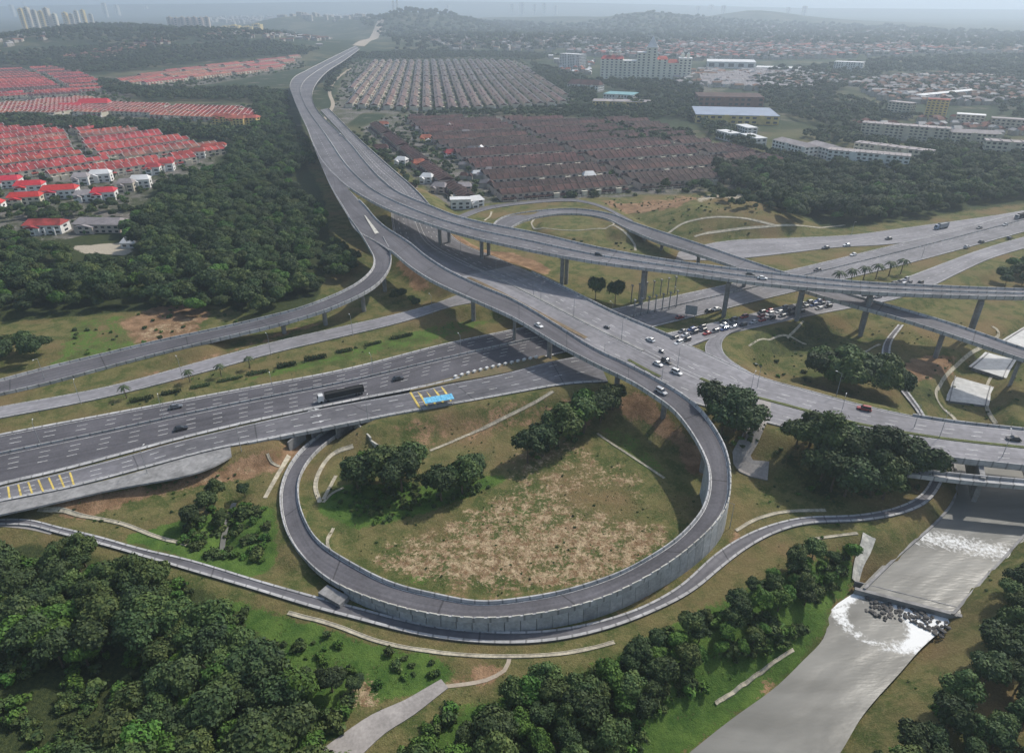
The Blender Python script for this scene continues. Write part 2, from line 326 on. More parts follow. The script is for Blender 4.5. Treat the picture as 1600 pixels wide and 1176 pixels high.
RIB['river_low'] = Rib([(970,1290,1250,1290,-7),(1040,1215,1275,1215,-7),(1086,1176,1303,1176,-7),(1159,1118,1335,1122,-7),(1216,1078,1358,1092,-7),(1268,1028,1402,1044,-7),(1294,1000,1432,1010,-7),(1302,978,1455,990,-7),(1302,957,1470,976,-7),(1348,925,1484,962,-7)], 3, 1)
RIB['river_up'] = Rib([(1352,921,1486,960,-5.2),(1386,887,1492,953,-5.2),(1422,854,1537,903,-5.2),(1460,821,1578,859,-5.2),(1490,785,1612,815,-5.2),(1490,700,1590,710,-5.2)], 3, 1)
RIB['channel1'] = Rib([(1484,626,1539,633,-4.2),(1487,612,1542,621,-4.2),(1493,588,1547,603,-4.2)], 3, 0)
RIB['channel2'] = Rib([(1519,574,1567,589,-2.6),(1532,563,1573,576,-2.6),(1545,551,1583,561,-2.6)], 3, 0)
RIB['channel3'] = Rib([(1563,538,1610,553,-1.6),(1590,520,1640,533,-1.6),(1640,492,1690,502,-1.6)], 3, 0)

# ------------------------------------------------------------------ terrain
def grow(a, b, step, mx, r=1.07, dmax=700):
    out = [a]
    while out[-1] < b: out.append(out[-1] + step)
    d = step
    while out[-1] < mx: d = min(d * r, dmax); out.append(out[-1] + d)
    return out
xp = grow(0, 320, 2.4, 16000); XS = np.array([-v for v in xp[:0:-1]] + xp)
YS = np.array([-260, -200, -150, -100, -50, 0, 30, 50] + grow(66, 470, 2.4, 24000))
GX, GY = np.meshgrid(XS, YS)
m0 = RIB['motorway'].C; mo = m0[len(m0) // 2]
def sstep(x, a, b): 
    t = np.clip((x - a) / (b - a), 0, 1); return t * t * (3 - 2 * t)
def dist_to(C, hw, X, Y, zc, maxd=90):
    """distance beyond the half width, and height, of the nearest point of a polyline"""
    sh = X.shape; x = X.ravel(); y = Y.ravel(); D = np.full(x.shape, 1e9); Z = np.zeros(x.shape); SD = np.zeros(x.shape)
    msk = (x > C[:, 0].min() - maxd) & (x < C[:, 0].max() + maxd) & (y > C[:, 1].min() - maxd) & (y < C[:, 1].max() + maxd)
    ii = np.where(msk)[0]; xx = x[ii]; yy = y[ii]; bd = np.full(len(ii), 1e9); bz = np.zeros(len(ii)); bs = np.zeros(len(ii))
    for k in range(len(C) - 1):
        a = C[k, :2]; b = C[k + 1, :2]; ab = b - a; L2 = ab @ ab + 1e-9
        near = np.where(np.hypot(xx - a[0], yy - a[1]) < maxd + 40)[0]
        if not len(near): continue
        qx = xx[near]; qy = yy[near]
        u = np.clip(((qx - a[0]) * ab[0] + (qy - a[1]) * ab[1]) / L2, 0, 1)
        d = np.hypot(qx - a[0] - u * ab[0], qy - a[1] - u * ab[1]) - (hw[k] * (1 - u) + hw[k + 1] * u)
        g = d < bd[near]; s_ = near[g]
        bd[s_] = d[g]; bz[s_] = (zc[k] * (1 - u) + zc[k + 1] * u)[g]; bs[s_] = np.sign(ab[0] * (qy - a[1]) - ab[1] * (qx - a[0]))[g]
    D[ii] = bd; Z[ii] = bz; SD[ii] = bs
    return D.reshape(sh), Z.reshape(sh), SD.reshape(sh)
# base: loop side low, north of the motorway a little higher
mw = RIB['motorway']
cx = mw.C[:, 0]; o_ = np.argsort(cx); ymw = np.interp(GX, cx[o_], mw.C[o_, 1])
H = 5.0 * sstep(GY - ymw, -12, 16)
H += 1.6 * sstep(GX, 95, 135) * sstep(GY, 190, 220) * (1 - sstep(GY - ymw, -12, 16))
far = sstep(GY, 520, 1500)
def fbm(X, Y, sc, seed=0):
    out = np.zeros(X.shape); amp = 1
    r = np.random.default_rng(seed)
    for o in range(4):
        for _ in range(3):
            a = r.uniform(0, 2 * math.pi); ph = r.uniform(0, 6.28); k = 2 * math.pi / sc * r.uniform(.7, 1.4)
            out += amp * np.sin((X * math.cos(a) + Y * math.sin(a)) * k + ph) / 3
        amp *= .5; sc /= 2
    return out
H += far * (3 * fbm(GX, GY, 1500, 3) + 1) 
HILLS = [ # px, py of the summit, distance, half width (px), depth
 (1000,19,5200,70,900),(1070,24,5600,110,900),(1180,17,6000,60,700),(1250,27,6000,130,900),(1350,38,6000,150,1000),(1480,50,6200,150,900),
 (655,19,4500,42,700),(705,30,4500,60,700),(620,30,4400,50,600),(560,28,4800,60,600),(500,27,5200,60,600),(450,30,5000,60,500),
 (820,26,6500,130,1200),(900,30,6000,110,1200),(170,40,3000,150,600),(330,50,2600,200,500),(60,62,2400,120,500),(800,60,3000,260,500),(1100,60,3800,300,700),(1500,80,3400,260,700),(300,6,12000,500,1500),(800,5,13000,500,1500),(1350,14,11000,600,1500)]
for px_, py_, D_, wd_, dp_ in HILLS:
    d = FW + (px_ - 800) / F * RT + (588 - py_) / F * UP; t = D_ / d[1]; p = CP + d * t
    hw_ = wd_ / F * D_; amp = p[2] - 8
    if amp <= 0: continue
    H = np.maximum(H, H * 0 + amp * np.exp(-((GX - p[0]) / hw_) ** 2 - ((GY - p[1]) / dp_) ** 2) + H * .6)
# graded roads
def grade(rib, z_off=-.3, fill=True, cut=True, sf=1.7, sc=1.4, mar=3.4, i0=0, i1=None, maxd=60):
    global H
    r = rib.sub(i0, i1)
    D, Z, _ = dist_to(r.C, r.w / 2 + mar, GX, GY, r.C[:, 2] + z_off, maxd)
    ok = D < 1e8; Dp = np.maximum(D, 0)
    if fill: H = np.where(ok, np.maximum(H, Z - Dp / sf), H)
    if cut: H = np.where(ok, np.minimum(H, Z + Dp / sc), H)
ar = RIB['arterial']
ia = ar.near(P(790, 450, 11)); ib = ar.near(P(1010, 565, 11)); ic = ar.near(P(1405, 690, 9.5))
istart = ar.near(P(600, 300, 16))
i1st = ar.near(P(655, 370, 14))
grade(ar, fill=True, cut=False, i0=istart, i1=ia + 1)
grade(ar, fill=True, cut=False, i0=ib, i1=ic + 1)
grade(RIB['slip_s'], fill=True, cut=False)
sn = RIB['slip_n']; grade(sn, fill=True, cut=True)
grade(RIB['collector'], fill=True, cut=False)
grade(RIB['frontage'])
lr = RIB['left_ramp']; grade(lr, i0=lr.near(P(300, 540, 8.5)))
grade(RIB['estate_road']); fr_ = RIB['far_ramp']; grade(fr_, i1=fr_.near(P(985, 352, 10.5)) + 1)
grade(RIB['north_slip'])
D_, Z_, _ = dist_to(sn.C, sn.w / 2 + 1, GX, GY, sn.C[:, 2] - .3, 40)
keep = H.copy()
grade(RIB['motorway'], fill=True, cut=True, sc=1.3)
H = np.where(D_ < .5, np.maximum(H, Z_), H)
# basin in the far loop and mound beyond it
q = P(893, 349, 10); H = np.maximum(H, 9.0 - np.maximum(0, np.hypot((GX - q[0]) / 1.0, (GY - q[1]) / 1.35) - 22) / 1.6)
q = P(1130, 330, 12); rr = np.hypot((GX - q[0]) / 1.25, (GY - q[1])); H = np.where(rr < 90, np.maximum(H, 17 - np.maximum(rr - 22, 0) * .34), H)
grade(RIB['north_slip'], fill=False); grade(RIB['motorway'], fill=False, sc=1.3); grade(fr_, fill=False, i1=fr_.near(P(985, 352, 10.5)) + 1, sc=1.0)
grade(RIB['lower'], sc=1.5)
# loop: open part at grade on the left and at the underpass; the walled part rides on its own walls
lp = RIB['loop']
j0 = lp.near(P(470, 865, 2)); 
grade(lp, i0=j0, sf=1.5, sc=.55, mar=1.0, fill=True, cut=False)
jt = lp.near(P(455, 720, -.5)); grade(lp, i0=jt, fill=False, cut=True, sc=.35, mar=.8, maxd=12)
# river cut
for k_, bz in (('river_low', 1.25), ('river_up', .9)):
    r = RIB[k_]; D, Z, _ = dist_to(r.C, r.w / 2, GX, GY, r.C[:, 2], 60)
    H = np.where(D < 1e8, np.minimum(H, np.where(D < -.5, Z - 1.5, Z + .25 + np.maximum(D, 0) / (bz * 1.3))), H)
cch = Rib([(1455,720,1575,735,-5.2),(1474,655,1542,664,-5),(1485,623,1540,631,-4.6),(1500,585,1552,600,-4.2),(1522,570,1572,583,-3.4),(1547,549,1586,560,-3),(1563,538,1610,552,-2.4),(1640,492,1690,502,-2.2)], 3, 1)
D, Z, _ = dist_to(cch.C, cch.w / 2 + .3, GX, GY, cch.C[:, 2] - .6, 60)
H = np.where(D < 1e8, np.minimum(H, Z + np.maximum(D, 0) / 1.1), H)
# creek on the left
creek = Rib([(362,785,370,785,-2.2),(352,812,360,813,-2.4),(345,840,353,842,-2.6),(343,858,351,860,-2.7)], 2, 1)
D, Z, _ = dist_to(creek.C, creek.w / 2, GX, GY, creek.C[:, 2], 40)
H = np.where(D < 1e8, np.minimum(H, Z - .6 + np.maximum(D, 0) / 1.6), H)
MD = np.full(GX.shape, 30.0)
for k_ in ('motorway', 'collector', 'frontage', 'lower', 'slip_n', 'slip_s', 'north_slip', 'estate_road', 'arterial', 'loop', 'left_ramp', 'river_low', 'river_up'):
    r = RIB[k_]; D, Z, _ = dist_to(r.C, r.w / 2 + .8, GX, GY, r.C[:, 2] - .3, 30); MD = np.minimum(MD, D)
H += .35 * fbm(GX, GY, 60, 9) * (1 - far) * sstep(MD, 3, 14)
for key, ja in (('loop', 20), ('left_ramp', 10)):
    r = RIB[key].sub(ja, None); D, Z, _ = dist_to(r.C, r.w / 2 + 2.6, GX, GY, r.C[:, 2] - .45, 14)
    H = np.where(D < 1e8, np.minimum(H, Z + np.maximum(D, 0) / (1.2 if key == 'left_ramp' else .9)), H)
for k_ in ('motorway', 'collector', 'frontage', 'lower', 'slip_n', 'slip_s', 'north_slip', 'estate_road', 'arterial'):
    r = RIB[k_]; D, Z, _ = dist_to(r.C, r.w / 2 + 2.7, GX, GY, r.C[:, 2] - .4, 10)
    # arterial over the motorway stays a bridge
    H = np.where(D < 0, np.minimum(H, Z), H)
def gz(x, y):
    i = int(np.clip(np.searchsorted(XS, x) - 1, 0, len(XS) - 2)); j = int(np.clip(np.searchsorted(YS, y) - 1, 0, len(YS) - 2))
    u = (x - XS[i]) / (XS[i + 1] - XS[i]); v = (y - YS[j]) / (YS[j + 1] - YS[j])
    return float((H[j, i] * (1 - u) + H[j, i + 1] * u) * (1 - v) + (H[j + 1, i] * (1 - u) + H[j + 1, i + 1] * u) * v)
def G(px, py, z0=3.0):
    z = z0
    for _ in range(6):
        p = P(px, py, z); z = .5 * z + .5 * gz(p[0], p[1])
    p = P(px, py, z); return np.array([p[0], p[1], gz(p[0], p[1])])
def inpoly(X, Y, poly):
    inside = np.zeros(np.shape(X), bool); n = len(poly)
    for i in range(n):
        x1, y1 = poly[i][:2]; x2, y2 = poly[(i + 1) % n][:2]
        c = ((y1 > Y) != (y2 > Y)) & (X < (x2 - x1) * (Y - y1) / (y2 - y1 + 1e-12) + x1); inside ^= c
    return inside
def wpoly(pts, z=3.0): return [G(a, b, z)[:2] for a, b in pts]
MASK = {k: np.zeros(GX.shape) for k in ('dry', 'soil', 'lush', 'urban', 'wood', 'pale')}
def paint(k, pts, v=1.0): 
    m = inpoly(GX, GY, wpoly(pts)); MASK[k][m] = np.maximum(MASK[k][m], v)
# loop interior: straw coloured dry growth, lush strip under the trees
paint('dry', [(570,885),(600,850),(660,830),(720,800),(790,765),(850,745),(900,780),(960,800),(1040,820),(1060,850),(1000,890),(900,925),(760,930),(640,905)], .5)
paint('dry', [(590,880),(700,850),(880,820),(1030,840),(980,885),(850,915),(700,905)], .62)
paint('dry', [(800,700),(900,690),(1000,740),(1020,790),(900,770),(800,760)], .42)
paint('soil', [(600,660),(700,640),(850,615),(930,620),(860,660),(700,700),(640,700)], .45)
paint('soil', [(870,640),(930,625),(935,660),(890,680),(840,690)], .7)
paint('soil', [(975,612),(1010,615),(1050,660),(1090,700),(1100,740),(1070,740),(1060,700),(1010,660),(960,640)], 1.0)
paint('lush', [(495,790),(540,755),(640,760),(760,745),(810,740),(700,790),(600,820),(540,825)], 1.0)
paint('lush', [(620,900),(660,890),(690,905),(660,925)], .8); paint('lush', [(790,790),(830,790),(840,815),(790,812)], .7)
paint('lush', [(930,640),(1000,680),(1050,740),(1000,740),(940,690)], .5)
# left of the loop
paint('soil', [(70,796),(200,765),(345,728),(430,705),(440,715),(400,745),(300,760),(200,785),(120,815)], 1.0)
paint('dry', [(200,770),(330,740),(420,720),(400,740),(260,775)], .5)
paint('soil', [(420,700),(520,665),(530,680),(470,710),(420,760)], .7)
paint('lush', [(180,840),(330,800),(430,790),(430,890),(380,905),(280,870)], 1.0)
paint('soil', [(430,900),(500,925),(600,965),(780,1005),(950,985),(1100,900),(1180,850),(1150,835),(1100,870)], .35)
paint('soil', [(420,915),(560,975),(700,1008),(800,1015),(700,1000),(560,965)], .6)
paint('lush', [(330,930),(440,960),(600,1010),(700,1030),(720,1060),(640,1085),(560,1100),(520,1160),(400,1200),(300,1100)], 1.0)
paint('lush', [(-60,1060),(60,1030),(110,1045),(60,1110),(-60,1130)], 1.0)
paint('lush', [(600,1200),(720,1100),(900,1050),(1100,950),(1320,850),(1345,900),(1240,1060),(1080,1180)], .8)
paint('soil', [(690,1060),(780,1025),(800,1040),(790,1060),(700,1080)], .8)
paint('dry', [(545,1060),(590,1050),(590,1090),(560,1120),(550,1100)], .8)
paint('soil', [(1190,1060),(1215,1050),(1225,1080),(1200,1095)], .9)
# verges
paint('soil', [(180,505),(240,480),(310,470),(330,490),(310,520),(220,540)], .75)
paint('dry', [(200,520),(310,490),(310,515),(230,535)], .5)
paint('lush', [(60,580),(120,500),(200,490),(230,540),(100,580)], .5)
paint('soil', [(180,596),(334,552),(450,512),(540,495),(560,488),(450,525),(334,560),(200,600)], .6)
paint('soil', [(680,365),(730,378),(800,395),(855,415),(860,430),(790,412),(700,388)], 1.0)
paint('soil', [(610,395),(660,425),(670,445),(630,430)], 1.0)
paint('lush', [(230,640),(440,570),(700,500),(780,495),(720,525),(530,570),(250,625)], .55)
paint('wood', [(1170,520),(1260,500),(1330,510),(1310,545),(1230,560),(1170,555)], .55); paint('wood', [(1390,600),(1450,600),(1480,640),(1430,640)], .6)  # dark forest-floor colour paints shade into the open hollows, no wood here
paint('soil', [(930,310),(980,318),(1060,310),(1130,305),(1150,315),(1060,325),(980,335)], 1.0)
paint('pale', [(1080,312),(1130,300),(1170,300),(1150,316),(1090,322)], .8)
paint('soil', [(1390,570),(1450,555),(1500,560),(1480,590),(1430,600)], .9)
paint('soil', [(1140,840),(1150,822),(1165,840),(1130,885)], .9)
paint('soil', [(640,611),(850,560),(850,566),(700,605)], .4)
paint('pale', [(110,385),(210,378),(200,400),(130,395)], 1.0)
paint('soil', [(640,430),(680,450),(640,455)], .8)
URB = [[(-200,250),(0,190),(150,195),(300,220),(360,232),(330,260),(240,290),(210,350),(100,375),(-200,380)], [(-300,200),(-100,120),(110,105),(230,170),(400,165),(405,200),(230,185),(-300,205)],
       [(160,140),(300,105),(470,85),(480,105),(300,135),(180,150)], [(600,185),(640,180),(1020,190),(1230,262),(1250,280),(1110,300),(760,318),(700,322),(560,200)],
       [(520,172),(545,95),(810,92),(860,130),(910,165),(700,180)], [(1080,110),(1260,108),(1300,135),(1080,142)], [(1320,130),(1460,120),(1560,140),(1400,165)],
       [(500,170),(560,180),(540,200),(520,190)]]
for u in URB: paint('urban', u, 1.0)
paint('wood', [(-200,510),(60,500),(330,475),(430,500),(490,480),(520,400),(505,300),(470,240),(400,215),(30,190),(-200,200)], 1.0)
paint('wood', [(-200,870),(60,845),(330,920),(420,1000),(560,1260),(-200,1260)], .8)
paint('wood', [(1100,300),(1300,360),(1600,320),(1800,300),(1800,230),(1240,255)], .8)
paint('wood', [(1200,700),(1440,740),(1430,780),(1280,785)], .6)
for k in MASK:
    A = MASK[k]
    for _ in range(2):
        B = A.copy(); B[1:-1, 1:-1] = (A[:-2, 1:-1] + A[2:, 1:-1] + A[1:-1, :-2] + A[1:-1, 2:] + 2 * A[1:-1, 1:-1]) / 6; A = B
    MASK[k] = A
ny, nx = GX.shape
I = (np.arange(ny - 1)[:, None] * nx + np.arange(nx - 1)[None, :]).ravel()
Fq = np.stack([I, I + 1, I + nx + 1, I + nx], 1)
def ground_mat():
    m = bpy.data.materials.new('ground_cover'); m.use_nodes = True; t = m.node_tree; n = t.nodes; b = n['Principled BSDF']
    b.inputs['Roughness'].default_value = .95; b.inputs['Specular IOR Level'].default_value = .1
    geo = n.new('ShaderNodeNewGeometry')
    def nz(sc, det=6, ro=.6):
        x = n.new('ShaderNodeTexNoise'); x.inputs['Scale'].default_value = sc; x.inputs['Detail'].default_value = det; x.inputs['Roughness'].default_value = ro
        t.links.new(geo.outputs['Position'], x.inputs['Vector']); return x.outputs[0]
    def rgb(c): 
        x = n.new('ShaderNodeRGB'); x.outputs[0].default_value = (*c, 1); return x.outputs[0]
    def mr(v, a, b_, c=0, d=1):
        x = n.new('ShaderNodeMapRange'); x.inputs[1].default_value = a; x.inputs[2].default_value = b_; x.inputs[3].default_value = c; x.inputs[4].default_value = d
        t.links.new(v, x.inputs[0]); return x.outputs[0]
    def mix(f, a, b_):
        x = n.new('ShaderNodeMix'); x.data_type = 'RGBA'; t.links.new(f, x.inputs[0]); t.links.new(a, x.inputs[6]); t.links.new(b_, x.inputs[7]); return x.outputs[2]
    def math_(op, a, b_):
        x = n.new('ShaderNodeMath'); x.operation = op
        for i, v in enumerate((a, b_)):
            if isinstance(v, (int, float)): x.inputs[i].default_value = v
            else: t.links.new(v, x.inputs[i])
        return x.outputs[0]
    A = n.new('ShaderNodeAttribute'); A.attribute_name = 'cover_a'; sa = n.new('ShaderNodeSeparateColor'); t.links.new(A.outputs['Color'], sa.inputs[0])
    Bn = n.new('ShaderNodeAttribute'); Bn.attribute_name = 'cover_b'; sb = n.new('ShaderNodeSeparateColor'); t.links.new(Bn.outputs['Color'], sb.inputs[0])
    big = nz(.03); mid = nz(.16); fine = nz(.9, 4, .7); tiny = nz(2.8, 3, .7); huge = nz(.006, 8)
    olive = mix(mr(mid, .42, .58), rgb((.072, .092, .028)), rgb((.150, .138, .055)))
    olive = mix(mr(big, .47, .64), olive, rgb((.175, .128, .062)))
    c = mix(mr(fine, .52, .68, 0, .6), olive, rgb((.23, .19, .09)))
    lush = mix(mr(mid, .4, .62), rgb((.045, .095, .02)), rgb((.095, .155, .034)))
    lush = mix(mr(fine, .45, .7, 0, .7), lush, rgb((.09, .15, .03)))
    def mask(s, amt=.5):   # break the edge of a patch up
        return mr(math_('ADD', s, math_('MULTIPLY', math_('SUBTRACT', math_('ADD', math_('MULTIPLY', mid, .5), math_('MULTIPLY', fine, .5)), .5), amt * 4)), .42, .6)
    c = mix(mask(sa.outputs[2]), c, lush)
    wood = mix(mr(fine, .4, .65), rgb((.03, .043, .018)), rgb((.065, .078, .028)))
    c = mix(mask(sb.outputs[1]), c, wood)
    soil = mix(mr(mid, .4, .65), rgb((.185, .112, .062)), rgb((.33, .21, .125)))
    soil = mix(mr(fine, .55, .72, 0, .7), soil, rgb((.1, .085, .04)))
    c = mix(mask(sa.outputs[1], .6), c, soil)
    straw = mix(mr(nz(.35, 6, .75), .42, .6), rgb((.19, .12, .065)), rgb((.44, .34, .215)))
    straw = mix(mr(nz(.22, 5, .7), .55, .68, 0, .85), straw, rgb((.12, .125, .045)))
    c = mix(mask(sa.outputs[0], .7), c, straw)
    urb = mix(mr(nz(.05, 6), .4, .6), rgb((.17, .155, .14)), rgb((.055, .065, .03)))
    urb = mix(mr(nz(.5, 3), .6, .66, 0, .8), urb, rgb((.38, .35, .31)))
    c = mix(mr(sb.outputs[0], .3, .6), c, urb)
    c = mix(mask(sb.outputs[2]), c, rgb((.42, .37, .29)))
    # far country: woodland with clearings
    sp = n.new('ShaderNodeSeparateXYZ'); t.links.new(geo.outputs['Position'], sp.inputs[0])
    fc = mix(mr(huge, .52, .6), rgb((.035, .053, .026)), rgb((.10, .10, .055)))
    fc = mix(mr(nz(.02, 5), .58, .66, 0, .8), fc, rgb((.16, .14, .11)))
    inv = math_('SUBTRACT', 1.0, mr(sb.outputs[0], .3, .6))
    c = mix(math_('MULTIPLY', mr(sp.outputs[1], 650, 1000), inv), c, fc)
    vm = n.new('ShaderNodeVectorMath'); vm.operation = 'SCALE'; t.links.new(c, vm.inputs[0]); t.links.new(mr(tiny, .3, .7, .72, 1.28), vm.inputs['Scale'])
    t.links.new(vm.outputs[0], b.inputs['Base Color'])
    bp = n.new('ShaderNodeBump'); bp.inputs['Strength'].default_value = .7; bp.inputs['Distance'].default_value = .6
    t.links.new(math_('ADD', fine, math_('MULTIPLY', tiny, .6)), bp.inputs['Height']); t.links.new(bp.outputs[0], b.inputs['Normal'])
    return m
one = np.ones(GX.size)
me = np_mesh('ground', np.stack([GX.ravel(), GY.ravel(), H.ravel()], 1), Fq, ground_mat(), True,
   {'cover_a': np.stack([MASK['dry'].ravel(), MASK['soil'].ravel(), MASK['lush'].ravel(), one], 1),
    'cover_b': np.stack([MASK['urban'].ravel(), MASK['wood'].ravel(), MASK['pale'].ravel(), one], 1)})
tag(link('ground', me), kind='structure')

# ------------------------------------------------------------------ roads at grade
DASH = (3.5, 6.5)
def road(name, key, m, lines=(), dashes=(), kerb=None, i0=0, i1=None, thick=.55, wd=.22):
    r = RIB[key].sub(i0, i1); root = r.sweep(name, [(0, 0, -thick), (0, 0, 0), (1, 0, 0), (1, 0, -thick)], m); tag(root, kind='structure')
    mb = MB()
    for f_, o_ in lines: r.line(mb, f_, o_, wd, t0=r.t[0])
    r2 = RIB[key].sub(i0, i1); t0 = r2.t[0]; 
    for f_, o_ in dashes: r2.line(mb, f_, o_, wd * 1.25, t0=t0, dash=DASH)
    if mb.v: mb.build('lane_marking', M['paint'], root)
    if kerb:
        for (f_, o_, w_, h_) in kerb:
            r.sweep('kerb', [(f_, o_ - w_ / 2, 0.01), (f_, o_ - w_ / 2, h_), (f_, o_ + w_ / 2, h_), (f_, o_ + w_ / 2, 0.01)], M['concrete'], root)
    return root
M['asphalt_grey'] = mat('asphalt_grey', (.19, .185, .195), .85, .15, .03, fine=.5); wear(M['asphalt_grey'], None, .14)
jm = RIB['motorway'].near(P(905, 520, 5))
mr2 = road('motorway', 'motorway', M['asphalt_grey'], lines=[(0, 2.4), (.42, -1.4), (.42, 1.6), (1, -1.6)], dashes=[(0, 5.9), (0, 9.4), (.42, 5.1), (.42, 8.6), (.42, 12.1)], kerb=[(0, .7, 1.2, .12), (.42, .1, .35, .8), (1, -.4, 1.0, .16)], i0=jm)
mr2.location.z = -.03
mroot = road('motorway', 'motorway', M['asphalt_dark'], lines=[(0, 2.4), (.42, -1.4), (.42, 1.6), (1, -1.6)],
     dashes=[(0, 5.9), (0, 9.4), (.42, 5.1), (.42, 8.6), (.42, 12.1)], kerb=[(0, .7, 1.2, .12), (.42, .1, .35, .8), (1, -.4, 1.4, .16)], i1=jm + 1)
mroot.location.z = -.03
croot = road('collector_road', 'collector', M['asphalt_mid'], lines=[(0, .8), (1, -1.6)], dashes=[(0, 4.2), (.6, .3)], kerb=[(1, -.5, .9, .15)])
froot = road('frontage_road', 'frontage', M['asphalt_pale'], lines=[(0, .5), (1, -.5)], kerb=[(0, .15, .25, .13), (1, -.15, .25, .13)])
lroot = road('lower_road', 'lower', M['asphalt_mid'], kerb=[(0, .35, .7, .18), (1, -.45, .9, .22)])
snroot = road('slip_road', 'slip_n', M['asphalt_pale'], lines=[(0, 1), (1, -1)], dashes=[(.5, 0)], kerb=[(1, -.3, .5, .15)])
ssroot = road('turning_lane', 'slip_s', M['asphalt_pale'], lines=[(0, .5), (1, -.5)], kerb=[(1, -.2, .4, .15)], thick=.4)
ssroot.location.z = .006
nsroot = road('exit_road', 'north_slip', M['asphalt_pale'], lines=[(0, 1.2), (1, -1.2)], dashes=[(.5, 0)], kerb=[(0, .3, .6, .15)])
nsroot.location.z = .008
eroot = road('estate_road', 'estate_road', M['asphalt_mid'], kerb=[(1, -.2, .35, .13)])
# arterial: road body; a true bridge where it crosses the motorway and the river
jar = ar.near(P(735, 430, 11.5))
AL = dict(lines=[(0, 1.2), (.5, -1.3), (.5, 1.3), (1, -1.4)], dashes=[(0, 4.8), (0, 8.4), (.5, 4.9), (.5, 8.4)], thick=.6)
ar0 = road('arterial_road', 'arterial', M['asphalt_mid'], i1=jar + 1, **AL)  # mid-grey road; its darker tone also paints in the shade beneath the viaduct
aroot = road('arterial_road', 'arterial', M['asphalt_pale'], i0=jar, **AL)
a1 = ar.sub(ar.near(P(720, 420, 11.5)), ar.near(P(1000, 560, 11)))
mb = MB(); a1.sweep('', [(.5, -1.0, .01), (.5, -1.0, .28), (.5, 1.0, .28), (.5, 1.0, .01)], None, mb=mb); mb.build('median_strip', M['concrete_dark'], aroot)
a2 = ar.sub(ar.near(P(1080, 600, 10)), len(ar.t))
mb = MB(); a2.sweep('', [(.5, -.9, .01), (.5, -.9, .25), (.5, .9, .25), (.5, .9, .01)], None, mb=mb)
mgrass = mat('median_grass', (.10, .115, .04), .95, .2, .4, fine=1.5); mb.build('median_strip', mgrass, aroot)
for f_, o_ in ((0, .2), (1, -.2)):
    ar.sub(istart, None).sweep('kerb', [(f_, o_ - .2, .01), (f_, o_ - .2, .15), (f_, o_ + .2, .15), (f_, o_ + .2, .01)], M['concrete'], aroot)
for f_, s_ in ((0, 1), (1, -1)):
    ar.sub(2, ar.near(P(650, 330, 15.5))).sweep('parapet', [(f_, -s_ * .3, -1.6), (f_, -s_ * .3, 1.1), (f_, s_ * .2, 1.1), (f_, s_ * .2, .01)], M['concrete'], aroot, True)
# the near service carriageway is split off by a planted strip
pl = ar.sub(ar.near(P(725, 440, 11.5)), ar.near(P(905, 535, 11)))
pl.sweep('planted_strip', [(.21, -1.2, .01), (.21, -1.2, .22), (.21, 1.2, .22), (.21, 1.2, .01)], mat('strip_soil', (.2, .15, .09), .95, .2, .4, fine=1.5), aroot)
pl2 = ar.sub(ar.near(P(975, 560, 10.6)), ar.near(P(1030, 595, 10.4)))
pl2.sweep('planted_strip', [(.22, -.8, .01), (.22, -.8, .2), (.22, .8, .2), (.22, .8, .01)], mgrass, aroot)

def bridge(name, r, label, depth=1.6, para=(0, 1), cat='bridge', ph=1.0):
    e = empty(name, r.C[len(r.C) // 2] + np.array([0, 0, -depth]), 0, label, cat); bl = np.array(e.location)
    def sw(nm, pr, m, closed=True, rr=None):
        o = (rr or r).sweep(nm, pr, m, None, closed); o.parent = e; o.location = -Vector(bl); return o
    sw('bridge_deck', [(0, 0, -.62), (1, 0, -.62), (1, -.2, -depth), (0, .2, -depth)], M['concrete'])
    for f_ in para:
        s_ = 1 if f_ == 0 else -1
        sw('parapet', [(f_, -s_ * .25, -1.1), (f_, -s_ * .25, ph), (f_, s_ * .2, ph), (f_, s_ * .2, .01), (f_, -s_ * .02, -1.1)], M['concrete'])
    return e, sw
b1 = ar.sub(ar.near(P(770, 440, 11.3)), ar.near(P(1012, 565, 10.6)))
e1, sw1 = bridge('road_bridge', b1, 'wide pale concrete bridge carrying the boulevard over the motorway', 1.7, ph=1.1)
b2 = ar.sub(ar.near(P(1400, 690, 9.5)), len(ar.t))
e2, sw2 = bridge('road_bridge', b2, 'grey concrete road bridge crossing the river at the right edge', 1.9, ph=.9)
# footbridge slab beside the river bridge
fb = Rib([(1418,741,1414,731,7.6),(1500,751,1500,741,7.6),(1600,760,1600,750,7.6),(1780,775,1780,765,7.6)], 4, 1)
e3, sw3 = bridge('footbridge', fb, 'narrow lower footbridge slab beside the river road bridge', 1.2, ph=.5)
# abutment walls under the motorway bridge
def wall_line(mb, pts, h, th, zb=None):
    for a, b in zip(pts[:-1], pts[1:]):
        a = np.array(a); b = np.array(b); L = np.linalg.norm((b - a)[:2]); rz = math.atan2(b[1] - a[1], b[0] - a[0])
        mb.box(((a[0] + b[0]) / 2, (a[1] + b[1]) / 2, (a[2] + b[2]) / 2 + h / 2), (L + th * .2, th, h), rz)
for (s_, fr_l) in ((0, 'near'), (1, 'far')):
    pass
